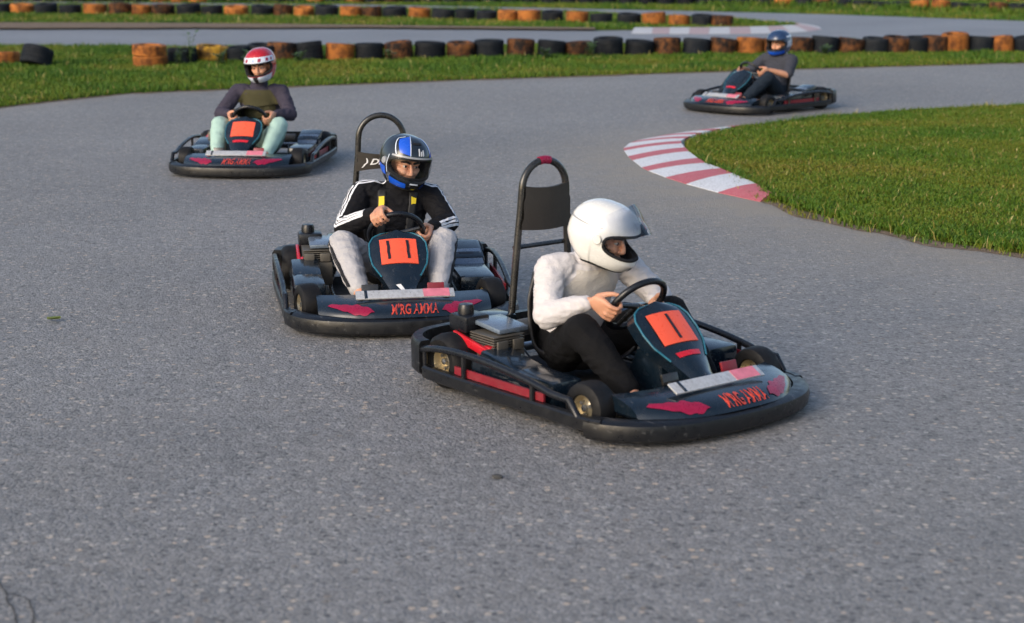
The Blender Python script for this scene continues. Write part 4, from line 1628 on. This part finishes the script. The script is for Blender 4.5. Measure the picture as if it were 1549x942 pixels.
def make_helmet(root, hc, ax, shell, style):
    def T(p):
        return hc + ax @ p
    m = MB()
    st = 2.5
    na = int(360 / st)
    els = [-54 + st * k for k in range(int((88 + 54) / st) + 1)]
    idx = {}
    for j, e in enumerate(els):
        for i in range(na):
            idx[(i, j)] = len(m.v)
            m.v.append(tuple(T(hel_pt(i * st - 180, e))))
    top = len(m.v)
    m.v.append(tuple(T(hel_pt(0, 90))))
    for j in range(len(els) - 1):
        for i in range(na):
            az = (i + 0.5) * st - 180
            if port(az, els[j] + st / 2, 1.0):
                continue
            l = (i + 1) % na
            m.f.append((idx[(i, j)], idx[(l, j)], idx[(l, j + 1)], idx[(i, j + 1)]))
    for i in range(na):
        m.f.append((idx[(i, len(els) - 1)], idx[((i + 1) % na, len(els) - 1)], top))
    m.mi = [0] * len(m.f)
    o = m.build('helmet', [M[shell], M['liner']], root, 60)
    md = o.modifiers.new('thick', 'SOLIDIFY')
    md.thickness = 0.024
    md.offset = -1
    md.material_offset = 1
    md.material_offset_rim = 1
    # gasket round the opening and edge roll
    pts = []
    for k in range(72):
        t = 2 * math.pi * k / 72
        c, s = math.cos(t), math.sin(t)
        q = (abs(c) ** 3.2 + abs(s) ** 3.2) ** (-1 / 3.2)
        pts.append(T(hel_pt(c * q * 67, -3.0 + s * q * 19.5, -0.003)))
    MB().tube(pts, 0.0075, 8, closed=True).build('port_trim', M['liner'], o)
    MB().tube([T(hel_pt(a, -54, -0.008)) for a in np.linspace(-180, 175, 72)], 0.010, 8, closed=True).build('edge_roll', M['liner'], o)

    def patch(name, corners, mat, off=0.0022, nu=14, nv=8):
        (a0, e0), (a1, e1), (a2, e2), (a3, e3) = corners

        def fn(u, v):
            az = (a0 * (1 - u) + a1 * u) * (1 - v) + (a3 * (1 - u) + a2 * u) * v
            el = (e0 * (1 - u) + e1 * u) * (1 - v) + (e3 * (1 - u) + e2 * u) * v
            return T(hel_pt(az, el, off))
        return MB().grid(fn, nu, nv).build(name, M[mat], o, 60)

    def visor(mat, lift=0.0, e0=-24, e1=19, a=74):
        rot = Matrix.Rotation(R(-lift), 3, 'Y')
        piv = Vector((0.0, 0, 0.0))

        def fn(u, v):
            p = hel_pt((u * 2 - 1) * a, e0 + (e1 - e0) * v, 0.0065 + (0.012 if lift else 0))
            if lift:
                p = rot @ p * 1.035
            return T(p)
        vo = MB().grid(fn, 40, 12).build('visor', M[mat], o, 60)
        for s in (-1, 1):
            MB().lathe([(0.001, 0.009), (0.017, 0.008), (0.021, 0.0), (0.021, -0.012), (0.001, -0.012)], 'y', (0, 0, 0), 20).build('visor_pivot', M['shell_grey' if style != 'white' else 'shell_white'], vo)
            pv = vo.children[-1]
            q = hel_pt(s * 80, 1, 0.004)
            pv.matrix_local = Matrix.Translation(T(q)) @ (ax @ Matrix.Rotation(R(s * 80 - 90), 3, 'Z')).to_4x4()
        return vo

    if style == 'blue_black':
        visor('visor_clear')
        patch('helmet_stripe', [(-16, 23), (-40, 27), (-62, 58), (-22, 78)], 'shell_blue')
        patch('helmet_stripe', [(34, 21), (56, 24), (74, 62), (48, 72)], 'shell_blue')
        patch('helmet_line', [(-15, 22), (-16.5, 22), (-23, 78), (-19, 78)], 'shell_pale', 0.003, 4, 10)
        patch('helmet_line', [(-46, 22), (-49, 22), (-75, 60), (-71, 60)], 'shell_pale', 0.003, 4, 10)
        patch('helmet_line', [(-71, 60), (-75, 60), (-50, 72), (-48, 68)], 'shell_pale', 0.003, 4, 10)
        patch('helmet_line', [(-70, -22), (-72, -22), (-66, 18), (-64, 18)], 'shell_pale', 0.0075, 3, 10)
        patch('chin_panel', [(-74, -50), (-22, -46), (-24, -33), (-70, -30)], 'shell_blue')
        patch('chin_panel', [(74, -50), (22, -46), (24, -33), (70, -30)], 'shell_blue')
        patch('side_panel', [(-110, -30), (-84, -34), (-80, -14), (-120, -10)], 'shell_blue')
        patch('brow_band', [(-58, 17.5), (58, 17.5), (56, 21), (-56, 21)], 'shell_grey', 0.0085, 24, 2)
        for (a, w, h0, h1) in ((2, 3.4, 24, 40), (7.6, 3.2, 24, 34), (12.5, 3.0, 24, 37)):
            patch('emblem', [(a, h0), (a + w, h0 + 1), (a + w + 0.6, h1), (a + 0.4, h1 - 1)], 'white_print', 0.003, 2, 6)
        patch('vent', [(-9, -44), (9, -44), (8, -36), (-8, -36)], 'liner', 0.003, 6, 4)
        patch('vent', [(-12, 48), (18, 48), (16, 53), (-10, 53)], 'liner', 0.003, 6, 4)
        patch('chin_mark', [(-15, -33), (8, -34), (7, -30.5), (-13, -30)], 'shell_pale', 0.003, 6, 2)
    elif style == 'white':
        visor('visor_smoke', lift=40, e1=24)
        patch('helmet_line', [(-180, 14), (-76, 22), (-76, 24), (-180, 17)], 'shell_grey', 0.0015, 30, 2)
        patch('helmet_line', [(180, 14), (76, 22), (76, 24), (180, 17)], 'shell_grey', 0.0015, 30, 2)
        patch('vent', [(-12, -45), (12, -45), (10, -36), (-10, -36)], 'liner', 0.003, 6, 4)
        patch('chin_strap', [(-150, -54), (-50, -54), (-50, -50.5), (-150, -51)], 'liner', 0.004, 20, 2)
    elif style == 'red':
        patch('brow_band', [(-82, 15), (82, 15), (86, 34), (-86, 34)], 'shell_pale', 0.004, 40, 6)
        for a in (-58, -34, -9, 12, 40, 62):
            patch('helmet_mark', [(a, 20), (a + 10, 19), (a + 14, 29), (a + 3, 30)], 'shell_blue' if a % 2 else 'magenta_print', 0.006, 5, 4)
        patch('brow_edge', [(-82, 13), (82, 13), (82, 16.5), (-82, 16.5)], 'liner', 0.0065, 40, 2)
        patch('chin_panel', [(-72, -52), (-10, -50), (-10, -26), (-70, -24)], 'shell_pale', 0.0022, 16, 8)
        patch('chin_panel', [(72, -52), (10, -50), (10, -26), (70, -24)], 'shell_pale', 0.0022, 16, 8)
        patch('vent', [(-9.5, -50), (9.5, -50), (9, -25), (-9, -25)], 'liner', 0.0022, 6, 8)
    else:
        patch('chin_panel', [(-74, -46), (74, -46), (70, -30), (-70, -30)], 'shell_blue', 0.0022, 30, 6)
        patch('brow_band', [(-70, 17), (70, 17), (66, 21), (-66, 21)], 'liner', 0.005, 30, 2)
        patch('side_panel', [(78, -20), (150, -10), (140, 16), (82, 12)], 'shell_pearl', 0.0022, 12, 6)
        patch('helmet_line', [(150, 24), (78, 30), (76, 36), (150, 32)], 'shell_pale', 0.0022, 14, 3)
    return o


def make_person(kart, label, P):
    """a driver seated in a kart; every coordinate is in the kart's own frame"""
    root = empty('person', kart.location, kart.rotation_euler.z)
    tag(root, label, 'person', 'drivers seated in the go karts')
    V = Vector
    pel, che, nek = V(P['pelvis']), V(P['chest']), V(P['neck'])
    hc = V(P['head'])
    ax = head_axes(*[R(a) for a in P['look']])
    vox = P['voxel']
    sl, sr = V(P['sh_l']), V(P['sh_r'])
    el_, er = V(P['el_l']), V(P['el_r'])
    hl, hr = hand_prims(P['grip_l'], P['el_l']), hand_prims(P['grip_r'], P['el_r'])
    wl, wr = hl[1], hr[1]
    kl, kr = V(P['kn_l']), V(P['kn_r'])
    al, ar = V(P['an_l']), V(P['an_r'])
    hipl, hipr = pel + V((0.06, 0.095, -0.015)), pel + V((0.06, -0.095, -0.015))
    sh = (sl - sr)
    sy = sh.normalized()
    tz = (nek - pel).normalized()
    tx = sy.cross(tz).normalized()
    mid = pel.lerp(che, 0.5)
    py = V((0, 1, 0))
    yy = (py * 0.5 + sy * 0.5).normalized()

    def torso(g, top=True):
        r = [(pel - tz * 0.05, py * (0.150 + g), tx * (0.100 + g)), (pel + tz * 0.04, py * (0.158 + g), tx * (0.108 + g)), (mid, yy * (0.142 + g), tx * (0.100 + g)),
             (che - tz * 0.03, yy * (0.160 + g), tx * (0.112 + g)), (che + tz * 0.06, sy * (0.170 + g), tx * (0.110 + g)), ((sl + sr) / 2 - tz * 0.005, sy * (0.155 + g), tx * (0.085 + g)),
             ((sl + sr) / 2 + tz * 0.035, sy * (0.105 + g), tx * (0.070 + g))]
        return loft(r)
    # ---- the body: one continuous skin
    g = -0.02
    pr = [torso(g)]
    pr += chain([(sl + sr) / 2, nek, hc + ax @ V((-0.02, 0, -0.05))], [0.06, 0.056, 0.055])
    for s_, e_, w_, h_ in ((sl, el_, wl, hl), (sr, er, wr, hr)):
        pr += chain([(sl + sr) / 2 * 0.3 + s_ * 0.7, s_, s_.lerp(e_, 0.5), e_, e_.lerp(w_, 0.35), w_], [0.045, 0.047, 0.043, 0.036, 0.037, 0.0255])
        pr += h_[0]
    for h_, k_, a_ in ((hipl, kl, al), (hipr, kr, ar)):
        pr += chain([h_, h_.lerp(k_, 0.5), k_, k_.lerp(a_, 0.35), a_, a_ + V((0.02, 0, -0.03))], [0.075, 0.064, 0.048, 0.047, 0.036, 0.038])
        pr += chain([a_ + V((-0.02, 0, -0.035)), a_ + V((0.05, 0, -0.03)), a_ + V((0.13, 0, -0.01))], [0.03, 0.032, 0.022])
    hx = lambda x, y, z: hc + ax @ V((x, y, z - 0.014))
    pr.append(ell(hx(-0.012, 0, 0.018), [ax @ V((0.094, 0, 0)), ax @ V((0, 0.074, 0)), ax @ V((0, 0, 0.104))]))
    pr.append(ell(hx(0.028, 0, -0.045), [ax @ V((0.062, 0, 0)), ax @ V((0, 0.058, 0)), ax @ V((0, 0, 0.070))]))
    pr += chain([hx(0.088, 0, 0.008), hx(0.103, 0, -0.016), hx(0.106, 0, -0.033)], [0.0085, 0.0098, 0.0112])
    for s in (-1, 1):
        pr += [cap(hx(0.103, s * 0.010, -0.037), 0.0075, hx(0.094, s * 0.013, -0.038), 0.007)]
        pr += [cap(hx(0.081, s * 0.014, 0.022), 0.0105, hx(0.066, s * 0.050, 0.022), 0.0095)]
        pr += [cap(hx(0.0815, s * 0.021, 0.0135), 0.0062, hx(0.0735, s * 0.043, 0.0125), 0.0060), cap(hx(0.0805, s * 0.022, -0.008), 0.0058, hx(0.0735, s * 0.042, -0.007), 0.0058)]
        pr += [cap(hx(0.070, s * 0.030, -0.032), 0.020, hx(0.055, s * 0.052, -0.018), 0.015)]
        pr += [ell(hx(-0.008, s * 0.077, -0.005), [ax @ V((0.018, 0, 0)), ax @ V((0, 0.008, 0)), ax @ V((0, 0, 0.03))], 10, 8)]
    pr += [cap(hx(0.086, -0.020, -0.066), 0.0085, hx(0.086, 0.020, -0.066), 0.0085), cap(hx(0.080, -0.01, -0.098), 0.018, hx(0.080, 0.01, -0.098), 0.018)]
    body = link('body', fuse('body', pr, vox, 2), root, [M['skin']])
    for s in (-1, 1):
        e = MB().add(*ell(hx(0.0735, s * 0.031, 0.003), [ax @ V((0.0120, 0, 0)), ax @ V((0, 0.0125, 0)), ax @ V((0, 0, 0.0085))], 16, 10)).build('eye', M['eye_white'], body)
        lookd = (ax @ V((1, P.get('gaze', 0.0), -0.05))).normalized()
        c = hx(0.0735, s * 0.031, 0.003) + lookd * 0.0082
        MB().add(*ell(c, [lookd * 0.0048, lookd.orthogonal().normalized() * 0.0072, lookd.cross(lookd.orthogonal()).normalized() * 0.0072], 12, 8)).build('iris', M['iris_dark'], e)
        bw = MB()
        for v_ in chain([hx(0.0905, s * 0.013, 0.0225), hx(0.086, s * 0.034, 0.029), hx(0.070, s * 0.056, 0.023)], [0.0056, 0.0066, 0.0036], 8):
            bw.add(*v_)
        bw.build('eyebrow', M['hair_dark'], body)
    # ---- jacket
    g = 0.0
    jp = [torso(0.004)]
    jp += chain([(sl + sr) / 2 + tz * 0.01, nek + tz * 0.005], [0.075, 0.066])
    sleeve = P.get('sleeve', 1.0)
    for s_, e_, w_ in ((sl, el_, wl), (sr, er, wr)):
        base = (sl + sr) / 2 * 0.35 + s_ * 0.65
        if sleeve >= 1:
            cuff = e_.lerp(w_, 0.93)
            jp += chain([base, s_, s_.lerp(e_, 0.5), e_, e_.lerp(w_, 0.4), e_.lerp(w_, 0.75), cuff], [0.070, 0.067, 0.061, 0.056, 0.050, 0.042, 0.036])
        else:
            jp += chain([base, s_, s_.lerp(e_, 0.5), s_.lerp(e_, 0.9)], [0.070, 0.067, 0.062, 0.060])
    jm = fuse('jacket', jp, vox * 1.5, 4, P.get('wr', 0.008), 17.0, P.get('seed', 1.0))
    jacket = link('jacket' if sleeve >= 1 else 'shirt', jm, root, [M[P['jacket']]])
    jb = bvh_of(jm)
    # ---- trousers
    tp = [loft([(pel - tz * 0.055, py * 0.165, tx * 0.118), (pel + tz * 0.03, py * 0.170, tx * 0.124), (pel + tz * 0.075, py * 0.160, tx * 0.120)])]
    hem = P.get('hem', 0.9)
    for h_, k_, a_ in ((hipl, kl, al), (hipr, kr, ar)):
        e = k_.lerp(a_, hem)
        tp += chain([h_, h_.lerp(k_, 0.5), k_ + V((0.0, 0, 0.004)), k_.lerp(a_, 0.3), k_.lerp(a_, 0.65), e], [0.098, 0.088, 0.072, 0.070, 0.060, 0.048])
    tm = fuse('trousers', tp, vox * 1.5, 4, P.get('wr', 0.008) * 1.0, 10.0, P.get('seed', 1.0) + 5)
    tro = link('trousers', tm, root, [M[P['trousers']]])
    tb = bvh_of(tm)
    # ---- shoes
    for a_, side in ((al, 1), (ar, -1)):
        sp_ = chain([a_ + V((-0.035, 0, -0.045)), a_ + V((0.03, 0, -0.042)), a_ + V((0.10, side * 0.012, -0.022)), a_ + V((0.155, side * 0.018, -0.002))], [0.040, 0.042, 0.040, 0.032])
        sp_ += [cap(a_ + V((-0.012, 0, -0.015)), 0.043, a_ + V((0.012, 0, -0.04)), 0.044)]
        so = link('shoe', fuse('shoe', sp_, 0.006, 5), root, [M[P['shoe']]])
        MB().box(a_ + V((0.06, side * 0.008, -0.070)), (0.235, 0.074, 0.016), Matrix.Rotation(R(-13), 3, 'Y'), 0.006).build('sole', M['white_print' if P['shoe'] == 'shoe_dark' else 'shoe_dark'], so)
    # ---- stripes along sleeves and legs
    if P.get('stripes'):
        for s_, e_, w_, sg in ((sl, el_, wl, 1), (sr, er, wr, -1)):
            for j in (-1, 0, 1):
                smp = []
                path = [(nek.lerp(s_, 0.25), tz * 1.0 + tx * 0.15), (nek.lerp(s_, 0.6), tz + sy * sg * 0.25 + tx * 0.2), (s_, tz * 0.9 + sy * sg * 0.9 + tx * 0.35)]
                for t in (0.15, 0.3, 0.45, 0.6, 0.75, 0.9):
                    path.append((s_.lerp(e_, t), sy * sg * 1.0 + tz * (0.5 - 0.4 * t) + tx * (0.45 + 0.2 * t)))
                for t in (0.05, 0.2, 0.4, 0.6, 0.8):
                    path.append((e_.lerp(w_, t), sy * sg * 0.9 + tz * 0.35 + tx * 0.1))
                # finer sampling
                fine = []
                for (o1, d1), (o2, d2) in zip(path, path[1:]):
                    for q in range(4):
                        fine.append((o1.lerp(o2, q / 4), d1.lerp(d2, q / 4)))
                fine.append(path[-1])
                for i, (o_, d_) in enumerate(fine):
                    t = fine[min(i + 1, len(fine) - 1)][0] - fine[max(i - 1, 0)][0]
                    d_ = (d_ - t * (d_.dot(t) / max(t.dot(t), 1e-9)))
                    d_ = d_.normalized()
                    sd_ = t.cross(d_).normalized()
                    smp.append((o_, d_ + sd_ * 0.36 * j))
                rb = ribbon(jb, smp, 0.0135)
                if rb:
                    rb.build('sleeve_stripe', M['stripe_white'], jacket, 80)
    if P.get('leg_stripes'):
        for h_, k_, a_, sg in ((hipl, kl, al, 1), (hipr, kr, ar, -1)):
            for j in (-1, 0, 1):
                smp = []
                e = k_.lerp(a_, hem)
                for t in np.linspace(0.2, 1, 10):
                    smp.append((h_.lerp(k_, t), V((0.25, sg * 0.95, 0.25)) + V((0.35, 0, -0.2)) * j * 0.5))
                for t in np.linspace(0.1, 0.95, 10):
                    smp.append((k_.lerp(e, t), V((0.45, sg * 0.9, 0.1)) + V((0.45, 0, 0.1)) * j * 0.55))
                rb = ribbon(tb, smp, 0.0085)
                if rb:
                    rb.build('leg_stripe', M['stripe_black'], tro, 80)
    # ---- chest panel
    if P.get('panel'):
        w = P.get('panel_w', 0.13)
        rows = []
        mb = MB()
        nu, nv = 12, 14
        for j in range(nv + 1):
            t = j / nv
            o_ = (pel + tz * 0.10).lerp((sl + sr) / 2 + tz * 0.02, t)
            for i in range(nu + 1):
                u = i / nu * 2 - 1
                q = o_ + sy * u * w * (1 - 0.12 * t - 0.30 * max(0, t - 0.7) / 0.3) + tx * 0.4
                h, n, _, _ = jb.ray_cast(q, -tx, 0.6)
                h = h if h is not None else o_ + tx * 0.11
                mb.v.append(tuple(h + tx * 0.004))
        for j in range(nv):
            for i in range(nu):
                a = j * (nu + 1) + i
                mb.f.append((a, a + 1, a + nu + 2, a + nu + 1))
        mb.mi = [0] * len(mb.f)
        mb.build('vest' if P['panel'] == 'vest_olive' else 'chest_panel', M[P['panel']], jacket, 80)
    if P.get('collar'):
        c = nek + tz * 0.0
        MB().tube([c + (sy * math.cos(a) * 0.072 + tx * math.sin(a) * 0.070) for a in np.linspace(0, 6.283, 25)[:-1]], 0.012, 8, closed=True).build('collar', M[P['collar']], jacket)
    # ---- harness belongs to the kart
    if P.get('harness'):
        for s in (-1, 1):
            smp = []
            top = (sl + sr) / 2 + sy * s * 0.085
            for t in np.linspace(0, 1, 5):
                an = t * math.pi * 0.5
                smp.append((top - tz * 0.06, -tx * math.cos(an) + tz * math.sin(an)))
            for t in np.linspace(0.0, 1, 16):
                smp.append(((top - tz * 0.035).lerp(pel + sy * s * 0.07 + tz * 0.09, t), tx + tz * 0.7 * (1 - min(1, t * 4))))
            rb = ribbon(jb, smp, 0.046, 0.005)
            if rb:
                hs = rb.build('harness_strap', M['webbing'], kart, 80)
                md = hs.modifiers.new('thick', 'SOLIDIFY')
                md.thickness = 0.004
                if P.get('pads'):
                    y = ribbon(jb, smp[6:10] if s < 0 else smp[6:8], 0.030, 0.011)
                    if y:
                        y.build('strap_pad', M['pad_yellow'], hs, 80)
            MB().tube(spline([(-0.425, s * 0.08, 0.585), tuple(((-0.425, s * 0.08, 0.585) + top) / 2 if False else (V((-0.425, s * 0.08, 0.585)) + top) / 2 + V((0, 0, 0.01))), tuple(top - tx * 0.07 + tz * 0.02)], 4), 0.008, 6).build('harness_strap', M['webbing'], kart)
    # ---- helmet
    make_helmet(root, hc, ax, P['shell'], P['helmet'])
    return root


def place(kart, x, y, hx, hy):
    kart.location = (x, y, 0.008)
    kart.rotation_euler = (0, 0, math.atan2(hy, hx))
    return kart


# kart in the middle, facing the camera
k2 = place(make_kart('dark kart with orange number 11 plate facing the camera, black clad driver', 'eleven', True, 'banner', 0.4, turn=R(13)), -0.648, 9.0, 0.172, -0.986)
make_person(k2, 'person in black striped jacket, grey trousers and blue black helmet, both hands on wheel', dict(
    pelvis=(-0.19, 0.02, 0.175), chest=(-0.225, 0.045, 0.42), neck=(-0.215, 0.072, 0.615), head=(-0.175, 0.105, 0.735), look=(17, 9, -8),
    sh_l=(-0.215, 0.245, 0.535), sh_r=(-0.225, -0.125, 0.56), el_l=(-0.03, 0.315, 0.415), el_r=(-0.06, -0.235, 0.40),
    grip_l=R(-14), grip_r=R(128), kn_l=(0.17, 0.262, 0.350), kn_r=(0.17, -0.265, 0.350), an_l=(0.53, 0.185, 0.150), an_r=(0.53, -0.20, 0.150),
    voxel=0.0042, jacket='jacket_black', trousers='trousers_grey', shoe='shoe_dark', stripes=True, leg_stripes=True, harness=True, pads=True,
    shell='shell_black', helmet='blue_black', gaze=0.12, hem=0.86, wr=0.007, seed=2.0))
# kart in front, heading right
k3 = place(make_kart('dark kart nearest the camera heading right, white helmeted driver leaning forward', 'one', True, 'tall', -0.3, tape=True, turn=R(4)), 0.388, 7.20, 0.616, -0.788)
make_person(k3, 'person in white long sleeved top, black trousers and white helmet leaning over the wheel', dict(
    pelvis=(-0.20, 0.0, 0.175), chest=(-0.17, 0.0, 0.41), neck=(-0.085, 0.0, 0.575), head=(-0.005, 0.01, 0.685), look=(26, 17, 0),
    sh_l=(-0.09, 0.185, 0.53), sh_r=(-0.135, -0.18, 0.53), el_l=(0.05, 0.29, 0.38), el_r=(-0.03, -0.285, 0.36),
    grip_l=R(-22), grip_r=R(180), kn_l=(0.16, 0.25, 0.335), kn_r=(0.17, -0.26, 0.325), an_l=(0.46, 0.18, 0.13), an_r=(0.42, -0.22, 0.125),
    voxel=0.0050, jacket='shirt_white', trousers='trousers_black', shoe='shoe_dark', panel='chest_tan', panel_w=0.155,
    shell='shell_white', helmet='white', wr=0.006, seed=7.0, hem=0.97))
# kart at left behind
k1 = place(make_kart('dark kart at left behind with mint trousered, red helmeted driver', 'blank', False, 'tall', 0.0), -2.17, 14.50, -0.08, -0.997)
make_person(k1, 'person in plum jacket with olive front, mint trousers and red helmet with pale band', dict(
    pelvis=(-0.19, 0.0, 0.19), chest=(-0.235, 0.0, 0.46), neck=(-0.22, 0.0, 0.70), head=(-0.175, 0.025, 0.835), look=(-7, 10, 5),
    sh_l=(-0.21, 0.19, 0.60), sh_r=(-0.21, -0.19, 0.60), el_l=(-0.04, 0.30, 0.43), el_r=(-0.04, -0.30, 0.43),
    grip_l=R(0), grip_r=R(180), kn_l=(0.20, 0.25, 0.36), kn_r=(0.20, -0.25, 0.36), an_l=(0.53, 0.20, 0.15), an_r=(0.53, -0.20, 0.15),
    voxel=0.0058, jacket='jacket_plum', trousers='trousers_mint', shoe='shoe_red', panel='vest_olive', panel_w=0.19,
    shell='shell_red', helmet='red', wr=0.006, seed=11.0))
# kart far right
k4 = place(make_kart('dark kart farthest away heading left, slate shirted driver in blue helmet', 'dark', False, 'tall', 0.0), 2.79, 19.3, -0.73, -0.683)
make_person(k4, 'person in slate short sleeved shirt and dark blue helmet with bare forearms', dict(
    pelvis=(-0.22, 0.0, 0.175), chest=(-0.30, 0.0, 0.42), neck=(-0.315, 0.0, 0.60), head=(-0.285, 0.0, 0.715), look=(6, 6, 0),
    sh_l=(-0.29, 0.185, 0.53), sh_r=(-0.29, -0.185, 0.53), el_l=(-0.10, 0.28, 0.38), el_r=(-0.10, -0.28, 0.38),
    grip_l=R(0), grip_r=R(180), kn_l=(0.17, 0.22, 0.36), kn_r=(0.17, -0.22, 0.36), an_l=(0.53, 0.18, 0.14), an_r=(0.53, -0.18, 0.14),
    voxel=0.0062, jacket='shirt_slate', trousers='trousers_navy', shoe='shoe_dark', sleeve=0.5, collar='stripe_white',
    shell='shell_navy', helmet='navy', wr=0.006, seed=17.0))
